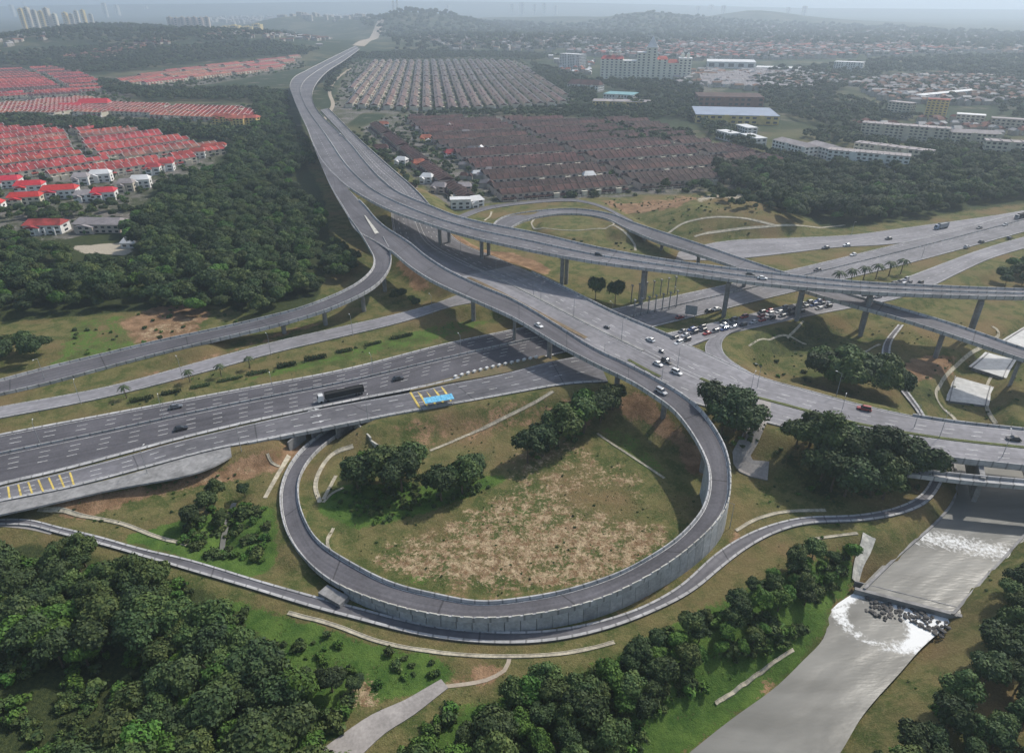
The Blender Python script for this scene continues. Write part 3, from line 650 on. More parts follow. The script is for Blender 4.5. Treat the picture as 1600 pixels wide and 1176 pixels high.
# piers of the bridge over the motorway: a row of columns on the median and at both verges
for key_fr, nm in ((0.0, 0), (.42, 1), (1.0, 2)):
    for k in range(len(b1.C)):
        pass
def pier(parent, base, bz, top, rz, cols, wcap, th=1.6, colw=1.5, cap=1.4, m=None):
    mb = MB(); n = len(cols)
    o = np.array(parent.location)
    for c in cols:
        x = base[0] + c * math.cos(rz); y = base[1] + c * math.sin(rz)
        mb.cyl((x, y, bz - 1.5), (x, y, top - cap * .6), colw / 2, colw / 2, 12)
    # crosshead, tapered underneath
    cs, sn_ = math.cos(rz), math.sin(rz); vs = []
    for z, l in ((top - cap, max(abs(c) for c in cols) + colw * .7), (top - cap * .35, wcap / 2), (top, wcap / 2)):
        for x, y in ((-l, -th / 2), (l, -th / 2), (l, th / 2), (-l, th / 2)): vs.append((base[0] + x * cs - y * sn_, base[1] + x * sn_ + y * cs, z))
    fs = [(0, 3, 2, 1), (8, 9, 10, 11)]
    for b in (0, 4): fs += [(b + i, b + (i + 1) % 4, b + 4 + (i + 1) % 4, b + 4 + i) for i in range(4)]
    mb.add(vs, fs)
    ob = mb.build('pier', m or M['concrete'], parent); ob.location = -Vector(o); return ob
mwD, mwZ, _ = None, None, None
for frm in (-.04, .42, 1.04):
    line = mw.L + (mw.R - mw.L) * frm
    i = int(np.argmin([np.min(np.hypot(b1.C[:, 0] - q[0], b1.C[:, 1] - q[1])) for q in line])); q = line[i]
    j = b1.near(q); tn = mw.tan[mw.near(q)]; rz = math.atan2(tn[1], tn[0]); wspan = b1.w[j]
    pier(e1, q, gz(q[0], q[1]), 11 - 1.72, rz, [k * 5.5 for k in range(-2, 3)], wspan * 1.15, 1.3, 1.0, 1.1)
# embankment-end walls for the river bridge
ra = RIB['river_up']
for (pp, lab) in (((1478, 780), 'l'),):
    q = G(1495, 760, -1); rz = math.atan2(*(ra.tan[-3][[1, 0]]))
    mb = MB(); mb.box((q[0] + 4, q[1], 2.6), (26, 1.6, 10.5), rz); o = mb.build('abutment', M['concrete_dark'], e2); o.location = -Vector(e2.location)

# ------------------------------------------------------------------ viaducts
def viaduct(name, key, label, m, i0=0, i1=None, para=((0, 0, None), (1, 0, None)), lines=(), dashes=(), piers=(), depth=2.2, autopier=None, cap=None, kerbtop=1.0, median=None, cat='viaduct', pw=.42):
    R0 = RIB[key]; i1 = i1 or len(R0.t); r = R0.sub(i0, i1); e = empty(name, (r.C[len(r.C) // 2][0], r.C[len(r.C) // 2][1], 0), 0, label, cat); bl = Vector(e.location)
    def put(o): o.parent = e; o.location = -bl; return o
    put(r.sweep('road_surface', [(0, .3, -.05), (0, .3, 0), (1, -.3, 0), (1, -.3, -.05)], m, None, True))
    put(r.sweep('deck', [(0, 0, -.06), (1, 0, -.06), (1, 0, -.7), (.78, 0, -.95), (.7, 0, -depth), (.3, 0, -depth), (.22, 0, -.95), (0, 0, -.7)], M['concrete'], None, True))
    for f_, a, b in para:
        s_ = 1 if f_ == 0 else -1; rr = R0.sub(max(i0, a), b or i1)
        put(rr.sweep('parapet', [(f_, -s_ * .05, -.8), (f_, -s_ * .05, kerbtop), (f_, s_ * (pw - .1), kerbtop), (f_, s_ * (pw + .1), .01)], M['concrete'], None, True))
    mb = MB()
    for f_, o_ in lines: r.line(mb, f_, o_, .22)
    for f_, o_ in dashes: r.line(mb, f_, o_, .26, t0=r.t[0], dash=DASH)
    if mb.v: put(mb.build('lane_marking', M['paint']))
    if median:
        rr = R0.sub(max(i0, median[1]), median[2] or i1)
        put(rr.sweep('median_barrier', [(median[0], -.35, .01), (median[0], -.15, .9), (median[0], .15, .9), (median[0], .35, .01)], M['concrete'], None, True))
    for spec in piers:
        px_, py_ = spec[0], spec[1]; cols = spec[2] if len(spec) > 2 else [0]
        q = G(px_, py_, 5); j = r.near(q); q = np.array([r.C[j][0], r.C[j][1]]); rz = math.atan2(r.n[j][1], r.n[j][0])
        cw = 2.3 if len(cols) == 1 else (2.3 if key == 'main' else 1.5)
        pier(e, q, gz(q[0], q[1]), r.C[j][2] - depth + .02, rz, cols, r.w[j] * .62, 1.9, cw, 1.5)
    if autopier:
        for T in np.arange(autopier[0], autopier[1], autopier[2]):
            j = int(np.clip(np.searchsorted(r.t, r.t[0] + T), 0, len(r.t) - 1)); q = r.C[j]; g = gz(q[0], q[1]); rz = math.atan2(r.n[j][1], r.n[j][0])
            if q[2] - depth - g > 2: pier(e, q, g, q[2] - depth + .02, rz, autopier[3], r.w[j] * .62, 1.9, 1.7, 1.5)
    return e, put, r
mn = RIB['main']
def tpx(r, px, py, z): return r.near(P(px, py, z))
im_gore = tpx(mn, 585, 296, 28); im_r2 = tpx(mn, 560, 235, 28); im_r2e = tpx(mn, 655, 312, 28); im_ramp = tpx(mn, 525, 235, 28)
ev, putv, rv = viaduct('viaduct', 'main', 'long elevated dual carriageway viaduct sweeping across the scene on grey piers', M['asphalt_mid'],
   para=((0, 0, tpx(mn, 520, 225, 28)), (0, im_gore, None), (1, 0, None)), median=(.5, 0, None),
   lines=[(0, 1.0), (.5, -.9), (.5, .9), (1, -1.0)], dashes=[(.25, 0), (.75, 0)],
   piers=[(672,388,[-4, 4]),(725,418,[-4, 4]),(863,447,[-4, 4]),(1010,470,[-4, 4]),(1123,500,[-4, 4]),(1245,507,[-4, 4]),(1363,537,[-4, 4]),(1508,520,[-4, 4])],
   autopier=(60, rv_t := 900, 45, [-6, 6]), depth=2.6)
il_gore = tpx(lp, 545, 312, 27.5); il_nose = tpx(lp, 600, 365, 24)
EVL = lp.near(P(1120, 822, 10))          # where the retained part begins
jend = lp.near(P(515, 903, 3))
el, putl, rl = viaduct('loop_ramp', 'loop', 'curving single carriageway ramp looping round the grassy interchange field', M['asphalt_ramp'],
   para=((0, il_gore, None), (1, tpx(lp, 600, 385, 24), None)), lines=[(0, .9), (1, -.9)],
   piers=[(738,500),(796,533,[-1.6, 1.6]),(868,556),(961,600),(1035,648),(1095,735)], depth=1.9, cat='ramp', pw=.5)
ell, putll, rll = viaduct('exit_ramp', 'left_ramp', 'curved exit ramp descending from the viaduct towards the lower left', M['asphalt_ramp'],
   para=((0, 0, None), (1, tpx(lr, 603, 380, 23), None)), lines=[(0, .8), (1, -.8)], piers=[(600,455),(566,486),(510,505),(445,527)], depth=1.8, cat='ramp')
efr, putf, rf = viaduct('far_ramp', 'far_ramp', 'grey ramp rising from the small round loop and passing under the viaduct', M['asphalt_mid'],
   lines=[(0, .7), (1, -.7)], piers=[(1000,372),(1050,388),(1105,412),(1190,440),(1470,552),(1580,602,[-1.6, 1.6])], depth=1.8, cat='ramp')
# white painted nose between the two ramps
mb = MB()
for k, (a, b) in enumerate((((569,337),(586,362)),((571,336),(590,362)))):
    pass
g0, g1 = P(570, 337, 26.3), P(590, 365, 24.6)
mb.add([g0 + (-.4, 0, .25), g0 + (.4, 0, .25), P(592, 364, 24.8) + (0, 0, .2), P(586, 366, 24.8) + (0, 0, .2)], [(0, 1, 2, 3)]); putl(mb.build('painted_nose', M['concrete_pale']))
# retaining walls of the loop: outer wall panels and plain inner wall
rw = lp.sub(EVL - 12, jend); n_ = len(rw.t); T = rw.t[0] + 1
def wall_panels(fr, s_, name, step, gap):
    T = rw.t[0] + .5
    while T < rw.t[-1] - step:
        a, _, n1 = rw.at(T, fr, -s_ * .12); b, _, n2 = rw.at(T + step - gap, fr, -s_ * .12)
        th = .3; zt = -.78
        ga = min(gz(*a[:2]), gz(*(a - n1 * s_ * 2)[:2])) - .6; gb = min(gz(*b[:2]), gz(*(b - n2 * s_ * 2)[:2])) - .6; mb = MB()
        lean = .25
        oa = a + -s_ * n1 * lean; ob_ = b + -s_ * n2 * lean; ia_ = a + s_ * n1 * th; ib_ = b + s_ * n2 * th
        vs = [(*oa[:2], ga), (*ob_[:2], gb), (*ib_[:2], gb), (*ia_[:2], ga), (*a[:2], a[2] + zt), (*b[:2], b[2] + zt), (*ib_[:2], b[2] + zt), (*ia_[:2], a[2] + zt)]
        mb.add(vs, [(0, 3, 2, 1), (4, 5, 6, 7), (0, 1, 5, 4), (1, 2, 6, 5), (2, 3, 7, 6), (3, 0, 4, 7)])
        putl(mb.build(name, M['wallpanel'])); T += step
M['wallpanel'] = mat('wall_panel_concrete', (.40, .405, .40), .85, .12, .35, fine=1.3, rand=.14, bump=.08)
wall_panels(0, 1, 'wall_panel', 4.0, .18)
wall_panels(1, -1, 'inner_wall_panel', 8.0, .1)
# solid fill behind the walls
G0 = []
mb = MB(); q = rw.prof([(0, .6, -.8), (1, -.6, -.8)]); bt = q.copy(); bt[:, :, 2] = -1.5
K = len(q)
for k in range(K - 1):
    mb.add([q[k, 0], q[k, 1], q[k + 1, 1], q[k + 1, 0], bt[k, 0], bt[k, 1], bt[k + 1, 1], bt[k + 1, 0]], [(0, 1, 5, 4), (3, 2, 6, 7)] if k in (0, K - 2) else [(0, 3, 7, 4), (1, 2, 6, 5)])
putl(mb.build('wall_fill', M['concrete_dark']))
# segmented rail on the outer parapet
mb = MB(); mb.box((0, 0, 0), (2.3, .34, .26)); cpm = mb.mesh('coping', M['concrete_pale']); T = rw.t[0] + .2
while T < rw.t[-1] - 3:
    a, h_, _ = rw.at(T + 1.2, 0, .15, 1.12); b_ = rw.at(T + 2.2, 0, .15, 1.12)[0]; o = link('coping', cpm, el, Vector(a) - Vector(el.location), h_); o.rotation_euler = (0, -math.atan2(b_[2] - a[2], 1.0), h_); T += 3.0
# end block of the wall near the lower road
q = G(522, 935, 1); mb = MB(); mb.box((0, 0, .6), (8.5, 3.6, 2.2), 0); o = mb.build('concrete_block', M['concrete_dark'], None, q, R_(-32)); tag(o, 'pale concrete block at the foot of the loop wall beside the lower road', 'concrete block')
# underpass tunnel mouth: portal walls + deck over it
ul = lp.sub(lp.near(P(505, 682, -1.2)), len(lp.t))
eu = empty('underpass', ul.C[3], 0, 'dark concrete underpass mouth where the loop road runs under the motorway', 'underpass'); bl = Vector(eu.location)
for f_, s_ in ((0, 1), (1, -1)):
    o = ul.sweep('side_wall', [(f_, -s_ * 1.0, -1.2), (f_, -s_ * 1.0, 5.6), (f_, -s_ * .5, 5.6), (f_, -s_ * .5, -1.2)], M['concrete_dark'], None, True); o.parent = eu; o.location = -bl
co_ = RIB['collector']; jj = co_.near(P(520, 660, 5)); cs_ = co_.sub(jj - 8, jj + 12)
o = cs_.sweep('deck_edge', [(1, -.3, -1.1), (1, -.3, .35), (1, .25, .35), (1, .25, -1.1)], M['concrete'], None, True); o.parent = eu; o.location = -bl
cs_ = RIB['motorway'].sub(RIB['motorway'].near(P(530, 610, 5)) - 8, RIB['motorway'].near(P(530, 610, 5)) + 9)
wl = MB(); wall_line(wl, [(*G(553, 668)[:2], -.5), (*G(580, 690)[:2], -2.0), (*G(592, 703)[:2], -3)], 4.6, .6); o = wl.build('wing_wall', M['concrete_pale'], eu); o.location = -bl
wl = MB(); wall_line(wl, [(*G(478, 688)[:2], -.5), (*G(452, 703)[:2], -1.2)], 4.6, .6); o = wl.build('wing_wall', M['concrete'], eu); o.location = -bl

# shoulder lining below the collector at the far left
sh = Rib([(-200,813,-200,838,4.7),(0,785,0,804,4.7),(163,751,163,767,4.7),(325,706,340,726,4.6),(360,698,362,712,4.6)], 4, 2)
tag(sh.sweep('embankment_lining', [(0, 0, .1), (1, 0, .1), (1, .2, -.45)], M['concrete_dark'], None), kind='structure')

# ------------------------------------------------------------------ yellow rumble bars, chevrons, arrows
mb = MB(); r = RIB['collector']
for T in np.arange(r.t[r.near(P(-30, 779, 5))], r.t[r.near(P(108, 747, 5))], 3.1):
    p0, _, n = r.at(T, .12, 0, .04); p1, _, _ = r.at(T, .92, 0, .04); tn = r.tan[int(np.searchsorted(r.t, T)) - 1] * .3
    mb.add([p0 - tn, p0 + tn, p1 + tn, p1 - tn], [(0, 1, 2, 3)])
o = mb.build('rumble_bars', M['paint_y'], croot)
mb = MB()
for px_ in (641, 653, 666, 678, 690):
    p0 = P(px_, 612 - (px_ - 641) * .16, 5.6); p1 = P(px_ + 15, 637 - (px_ - 641) * .2, 5.6); d = np.array([.45, .1, 0])
    p0[2] = p1[2] = 0; j0_ = r.near(p0); p0[2] = r.C[j0_][2] + .05; p1[2] = r.C[r.near(p1)][2] + .05
    mb.add([p0 - d, p0 + d, p1 + d, p1 - d], [(0, 1, 2, 3)])
mb.build('rumble_bars', M['paint_y'], croot)
gore = Rib([(641,607,641,611,5.02),(700,591,702,598,5.02),(760,575,770,586,5.3),(850,555,866,564,6.4)], 3, 0)
tag(gore.sweep('gore_verge', [(0, 0, -.9), (0, 0, .06), (1, 0, .06), (1, 0, -1.5)], mat('verge_grass', (.13, .12, .06), .95, .2, .3, col2=(.19, .14, .08), fine=1.4)), kind='structure')
BB = []
mb = MB(); mb.box((0, 0, 0), (1.5, 1.1, .9)); bbm = mb.mesh('barrier_block', M['roof_white'])
for k in range(14):
    T = gore.t[0] + gore.t[-1] * (.32 + .047 * k); a, h_, n = gore.at(T, .0, 1.0, .62); o = link('barrier_block', bbm, None, a, h_ + .5)
    tag(o, 'white concrete barrier block, %s from the left in the line along the gore' % ORD[k], 'barrier', 'barrier blocks along the gore')
# arrows on the collector lanes
mb = MB()
for px_, py_ in ((490, 640), (494, 650), (497, 659)):
    p = P(px_, py_, 5.03); j = r.near(p); h_ = math.atan2(r.tan[j][1], r.tan[j][0]); c, s_ = math.cos(h_), math.sin(h_)
    for pts in ([(-2.2, -.22), (.6, -.22), (.6, .22), (-2.2, .22)], [(.6, -.75), (2.4, 0), (.6, .75)]):
        mb.add([(p[0] + a * c - b * s_, p[1] + a * s_ + b * c, 5.04) for a, b in pts], [tuple(range(len(pts)))])
mb.build('lane_arrow', M['roof_white'], croot)
# blue roofed shelter
q = P(686, 631, 5.8); j = r.near(q); h_ = math.atan2(r.tan[j][1], r.tan[j][0]); e = empty('shelter', (q[0], q[1], r.C[j][2] - .3), h_, 'bright blue roofed roadside shelter at the edge of the slip road', 'shelter')
mb = MB()
for k in range(12): mb.box((-5.5 + k, 0, 3.0 + .05 * (k % 2)), (.98, 4.6, .12 + .05 * (k % 2)))
mb.build('roof', M['shelter_blue'], e)
for x in (-5, 0, 5):
    for y in (-1.8, 1.8): mb = MB(); mb.cyl((x, y, -.5), (x, y, 2.95), .1, .1, 6); mb.build('post', M['metal'], e)
mb = MB(); mb.box((0, -2, .6), (10, .1, 1.0)); mb.build('side_rail', M['metal'], e)

# ------------------------------------------------------------------ paths and drains
def strip(name, pts, wd, m, dz=.06, z=None, lab=None, raised=.0, step=2.5, curb=False):
    W = []
    for a, b in pts:
        p = G(a, b, 2) if z is None else P(a, b, z); W.append(p)
    Q = smooth_curve(np.array(W), step) if len(W) > 1 else np.array(W)
    tn = np.gradient(Q[:, :2], axis=0); tn /= np.linalg.norm(tn, axis=1)[:, None] + 1e-9; nn = np.stack([-tn[:, 1], tn[:, 0]], 1)
    wv = np.linspace(wd[0], wd[1], len(Q)) if isinstance(wd, tuple) else np.full(len(Q), wd)
    V = []; k = 0
    for i in range(len(Q)):
        for off, h in ((-.5, -.6), (-.5, dz), (-.32, dz), (-.30, dz - raised), (.30, dz - raised), (.32, dz), (.5, dz), (.5, -.6)):
            x = Q[i, 0] + nn[i, 0] * off * wv[i]; y = Q[i, 1] + nn[i, 1] * off * wv[i]; V.append((x, y, (gz(x, y) if z is None else Q[i, 2]) + h))
    I = np.arange(len(Q) - 1)[:, None] * 8 + np.arange(7)[None, :]; Fq = np.stack([I, I + 1, I + 9, I + 8], -1).reshape(-1, 4)
    mb = MB(); mb.add(V, [tuple(f) for f in Fq.tolist()]); o = mb.build(name, m)
    return tag(o, lab, 'drain') if lab else tag(o, kind='structure')
DR = [
 ([(865,612),(830,632),(790,652),(740,676),(700,693),(672,704)], 1.5, 'long pale drain running diagonally over the grass below the slip road'),
 ([(552,697),(520,710),(500,735),(493,760),(500,785)], 1.9, 'wide curved pale drain inside the loop near the underpass'),
 ([(525,743),(515,762),(505,780)], 1.5, 'short straight branch of drain beside the curved one in the loop'),
 ([(537,762),(520,770),(505,785)], 1.0, 'thin forked branch of drain inside the loop'),
 ([(521,825),(512,842),(513,855),(535,878),(570,900)], 1.2, 'pale drain following the inner edge of the loop bend'),
 ([(933,677),(970,702),(1005,725),(1038,747)], 1.2, 'straight thin drain crossing the grass at the right of the loop field'),
 ([(452,712),(438,735),(414,778)], 1.7, 'pale straight drain outside the loop at its left'),
 ([(418,709),(424,722),(437,729)], 1.2, 'small hooked branch of drain left of the loop'),
 ([(60,796),(140,808),(190,818),(250,840),(310,855)], 1.8, 'long pale drain below the brown embankment at the left'),
 ([(450,957),(517,975),(600,1004),(684,1019),(784,1025),(907,1016),(960,1003)], 1.6, 'long pale drain following the outer side of the lower road'),
 ([(1268,842),(1300,838),(1340,833)], 1.3, 'short pale drain above the river bank bushes'),
 ([(1118,1099),(1150,1078),(1190,1050),(1240,1015)], 1.0, 'faint drain along the lower left river bank'),
 ([(1150,829),(1180,812),(1225,800),(1290,797)], 1.4, 'pale drain along the inner side of the lower road'),
 ([(1042,366),(1066,350),(1110,340),(1160,341),(1210,352)], 2.2, 'curved upper drain on the terraced slope'),
 ([(1085,370),(1140,360),(1210,353),(1320,352)], 2.2, 'lower straight drain on the terraced slope'),
 ([(830,349),(838,341),(870,336),(910,336),(945,343),(958,352),(930,358),(880,360),(840,358),(830,349)], 1.6, 'oval concrete drain ringing the small green mound'),
 ([(960,353),(975,362),(988,377),(993,392)], 1.9, 'pale drain descending from the small green mound'),
 ([(757,345),(765,339),(768,331)], 1.6, 'short pale drain left of the small loop'),
 ([(1550,510),(1560,518),(1545,535),(1520,550),(1480,585),(1470,600),(1465,625),(1482,645),(1493,656)], 1.7, 'angular pale drain on the left side of the stepped channel'),
 ([(1600,540),(1575,565),(1548,590),(1540,610),(1540,630),(1548,650),(1556,662)], 1.5, 'angular pale drain on the right side of the stepped channel'),
 ([(1230,528),(1248,510),(1255,502)], 1.2, 'thin drain rising to a viaduct pier'),
 ([(1345,552),(1375,538)], 1.4, 'short pale drain reaching the curved service lane'),
 ([(1170,541),(1200,531),(1235,526),(1260,538)], 1.0, 'thin curved drain on the dark slope below the traffic queue'),
]
for pts, wd, lab in DR: strip('drain', pts, wd * .8, M['drain'], .26, None, lab, .12, step=1.4)
GRAVEL = [(500,1205),(535,1176),(590,1132),(640,1105),(680,1078),(695,1068)]
strip('dirt_path', [(500,1205),(535,1176),(590,1132),(640,1105),(680,1078),(695,1068)], (8.5, 3.2), M['gravel'], .3)
strip('foot_path', [(695,1072),(730,1068),(770,1058),(790,1045),(797,1022)], 1.1, M['dirt'], .1)
strip('gravel_track', [(1195,625),(1185,660),(1170,690),(1158,712),(1165,730),(1200,738)], (5, 7), M['gravel'], .45)
strip('concrete_track', [(0,817),(50,822),(85,830)], 3.0, M['gravel'], .1)
o = strip('stone_chute', [(1358,838),(1352,858),(1342,880),(1336,910)], (4.0, 2.2), M['concrete_pale'], .5, None, 'pale concrete chute running down the grass to the weir', .1); o['category'] = 'chute'
o = strip('estate_lane', [(505,190),(520,165),(515,145),(530,120),(550,105)], 6, M['dirt'], .15)
o = strip('country_road', [(560,72),(585,58),(598,40)], 40, M['dirt'], .5, step=40)

# ------------------------------------------------------------------ river
def water_mat():
    m = bpy.data.materials.new('river_water'); m.use_nodes = True; t = m.node_tree; n = t.nodes; b = n['Principled BSDF']
    b.inputs['Base Color'].default_value = (.2, .2, .18, 1); b.inputs['Roughness'].default_value = .26; b.inputs['Specular IOR Level'].default_value = .13
    g = n.new('ShaderNodeNewGeometry'); z = n.new('ShaderNodeTexNoise'); z.inputs['Scale'].default_value = 1.0; z.inputs['Detail'].default_value = 6; mp = n.new('ShaderNodeMapping'); mp.inputs['Rotation'].default_value = (0, 0, R_(-52)); mp.inputs['Scale'].default_value = (.35, 1.3, 1); t.links.new(g.outputs['Position'], mp.inputs[0]); t.links.new(mp.outputs[0], z.inputs[0])
    bp = n.new('ShaderNodeBump'); bp.inputs['Strength'].default_value = .2; bp.inputs['Distance'].default_value = .2; t.links.new(z.outputs[0], bp.inputs['Height']); t.links.new(bp.outputs[0], b.inputs['Normal'])
    z2 = n.new('ShaderNodeTexNoise'); z2.inputs['Scale'].default_value = .11; z2.inputs['Detail'].default_value = 7; t.links.new(mp.outputs[0], z2.inputs[0])
    rp = n.new('ShaderNodeValToRGB'); rp.color_ramp.elements[0].position = .35; rp.color_ramp.elements[0].color = (.165, .163, .147, 1); rp.color_ramp.elements[1].position = .7; rp.color_ramp.elements[1].color = (.235, .232, .212, 1)
    t.links.new(z2.outputs[0], rp.inputs[0]); base = rp.outputs[0]
    A = n.new('ShaderNodeAttribute'); A.attribute_name = 'foam'; s = n.new('ShaderNodeSeparateColor'); t.links.new(A.outputs['Color'], s.inputs[0])
    z3 = n.new('ShaderNodeTexNoise'); z3.inputs['Scale'].default_value = .8; z3.inputs['Detail'].default_value = 7; z3.inputs['Roughness'].default_value = .75; t.links.new(g.outputs['Position'], z3.inputs[0])
    ad = n.new('ShaderNodeMath'); ad.operation = 'ADD'; t.links.new(z3.outputs[0], ad.inputs[0]); t.links.new(s.outputs[0], ad.inputs[1])
    mr = n.new('ShaderNodeMapRange'); mr.inputs[1].default_value = .80; mr.inputs[2].default_value = 1.0; t.links.new(ad.outputs[0], mr.inputs[0])
    mx = n.new('ShaderNodeMix'); mx.data_type = 'RGBA'; mx.inputs[7].default_value = (.82, .83, .82, 1); t.links.new(mr.outputs[0], mx.inputs[0]); t.links.new(base, mx.inputs[6]); t.links.new(mx.outputs[2], b.inputs['Base Color'])
    r2 = n.new('ShaderNodeMapRange'); r2.inputs[3].default_value = .24; r2.inputs[4].default_value = .8; t.links.new(mr.outputs[0], r2.inputs[0]); t.links.new(r2.outputs[0], b.inputs['Roughness'])
    return m
WM = water_mat()
def water(name, r, foam, nx_=40):
    fr = np.linspace(0, 1, nx_); G_ = r.prof([(f, 0, 0) for f in fr])
    G_[:, 0] -= r.n * 1.5; G_[:, -1] += r.n * 1.5
    V = G_.reshape(-1, 3); n = len(G_); V = V.copy(); V[:, 2] += .05 * fbm(V[:, 0], V[:, 1], 9, 5)
    I = (np.arange(n - 1)[:, None] * nx_ + np.arange(nx_ - 1)[None, :]).ravel(); Fq = np.stack([I, I + 1, I + nx_ + 1, I + nx_], 1)
    fo = foam(V); me = np_mesh(name, V, Fq, WM, True, {'foam': np.stack([fo, fo, fo, np.ones(len(fo))], 1)}); return tag(link(name, me), kind='structure')
wl0 = P(1348, 925, -7); wl1 = P(1484, 962, -7); wd_ = (wl1 - wl0)[:2]; wn = np.array([-wd_[1], wd_[0]]); wn /= np.linalg.norm(wn)
wv = np.linalg.norm(wd_); wu = wd_ / wv
if wn[1] > 0: wn = -wn
pc = P(1372, 965, -7)[:2]
def foam_low(V):
    d = (V[:, :2] - wl0[:2]) @ wn; a = ((V[:, :2] - wl0[:2]) @ wu) / wv
    f = np.exp(-np.maximum(d - 3, 0) / 11) * .72
    rr = np.hypot((V[:, 0] - pc[0]) , (V[:, 1] - pc[1])); ring = np.exp(-((rr - 10.5) / 1.8) ** 2) * .28 * (d > 2); pool = np.exp(-(rr / 8.5) ** 4)
    f = f * (1 - .95 * pool) + ring; f += .30 * np.exp(-np.abs(a - .62) * 6) * np.exp(-((d - 10) / 14) ** 2)
    return np.clip(f, 0, .75)
water('river', RIB['river_low'], foam_low)
q2 = P(1530, 850, -5.2)[:2]
def foam_up(V):
    u, v = np.array([pix(p) for p in V]).T
    f = .26 * np.exp(-((v - (838 + (u - 1500) * .32)) / 13) ** 2) + .30 * np.exp(-((u - (1560 + (858 - v) * 1.0)) / 20) ** 2) * (v > 830)
    return f
water('river', RIB['river_up'], lambda V: .36 * np.exp(-(np.abs((V[:, :2] - q2) @ np.array([0.35, 1.0]) + 2) / 7) ** 2) + .05)
M['channel_water'] = mat('water_sky_tint', (.47, .47, .455), .3, .1, .25, fine=.6, bump=.05, spec=.4)  # pale base colour paints in the sky's reflection on the channel water
for k in ('channel1', 'channel2', 'channel3'):
    o = water('channel_water', RIB[k], lambda V: np.full(len(V), .2), 10); o.data.materials[0] = M['channel_water']
# sills between the channel pools
for k, lab in (('channel1', 'concrete channel bed nearest the boulevard bridge'), ('channel2', 'concrete channel bed in the middle of the three steps'), ('channel3', 'concrete channel bed furthest upstream under the ramp')):
    r = RIB[k]; o = r.sweep('channel_bed', [(0, -.3, .4), (0, -.3, -2.4), (1, .3, -2.4), (1, .3, .4), (1, -.1, .4), (1, -.1, -.2), (0, .1, -.2), (0, .1, .4)], M['concrete_dark'], None, True); tag(o, lab, 'channel')
# weir: crest wall and boulders
mb = MB(); c0 = P(1350, 922, -5.1); c1 = P(1490, 958, -5.1); L_ = np.linalg.norm((c1 - c0)[:2]); rz = math.atan2(c1[1] - c0[1], c1[0] - c0[0])
mb.box(((c0[0] + c1[0]) / 2, (c0[1] + c1[1]) / 2, -6.4), (L_ + 5, 1.2, 2.55), rz); mb.box(((c0[0] + c1[0]) / 2 + wn[0] * -3.2, (c0[1] + c1[1]) / 2 + wn[1] * -3.2, -6.36), (L_ + 5, .35, 2.5), rz)
tag(mb.build('weir', M['concrete_dark']), 'dark concrete weir crest across the river', 'weir')
def rock_mesh(sd):
    r = random.Random(sd); mb = MB(); vs = []
    import bmesh
    bm = bmesh.new(); bmesh.ops.create_icosphere(bm, subdivisions=1, radius=1)
    for v in bm.verts: v.co *= r.uniform(.72, 1.15); v.co.z *= .7
    me = bpy.data.meshes.new('boulder'); bm.to_mesh(me); bm.free(); me.materials.append(M['rock']); return me
RM = [rock_mesh(i) for i in range(5)]
rr_ = random.Random(3); BOULD = []
for k in range(120):
    a = rr_.uniform(.02, .99); d = rr_.uniform(1.5, 8.5) + 1.2 * math.sin(a * 9)
    p = wl0[:2] + wu * a * wv + wn * d; s = rr_.uniform(.35, .85)
    o = link('boulder', RM[k % 5], None, (p[0], p[1], -7 + .05 + rr_.uniform(-.1, .5) * s), rr_.uniform(0, 6)); o.scale = (s * rr_.uniform(.8, 1.5), s, s)
    tag(o, 'wet dark boulder', 'boulder', 'boulders below the weir'); BOULD.append(o)
in_rows(BOULD, '{w}dark boulder in the weir foam, {c} from the left in the {row}', 20, lambda o: 'large ' if o.scale[1] > .65 else 'small ')
# quay edge walls of the upper pool
for f_, s_, lab in ((0, 1, 'low dark bank wall on the left side of the river pool'), (1, -1, 'low dark bank wall on the right side of the river pool')):
    o = RIB['river_up'].sweep('bank_wall', [(f_, -s_ * .7, -1.5), (f_, -s_ * .7, .55), (f_, s_ * .1, .5), (f_, s_ * .1, -1.5)], M['concrete_dark'], None, True); tag(o, lab, 'bank wall')
# rubble apron at the left bank
tag(creek.sweep('creek', [(0, 0, 0), (1, 0, 0)], WM), kind='structure')

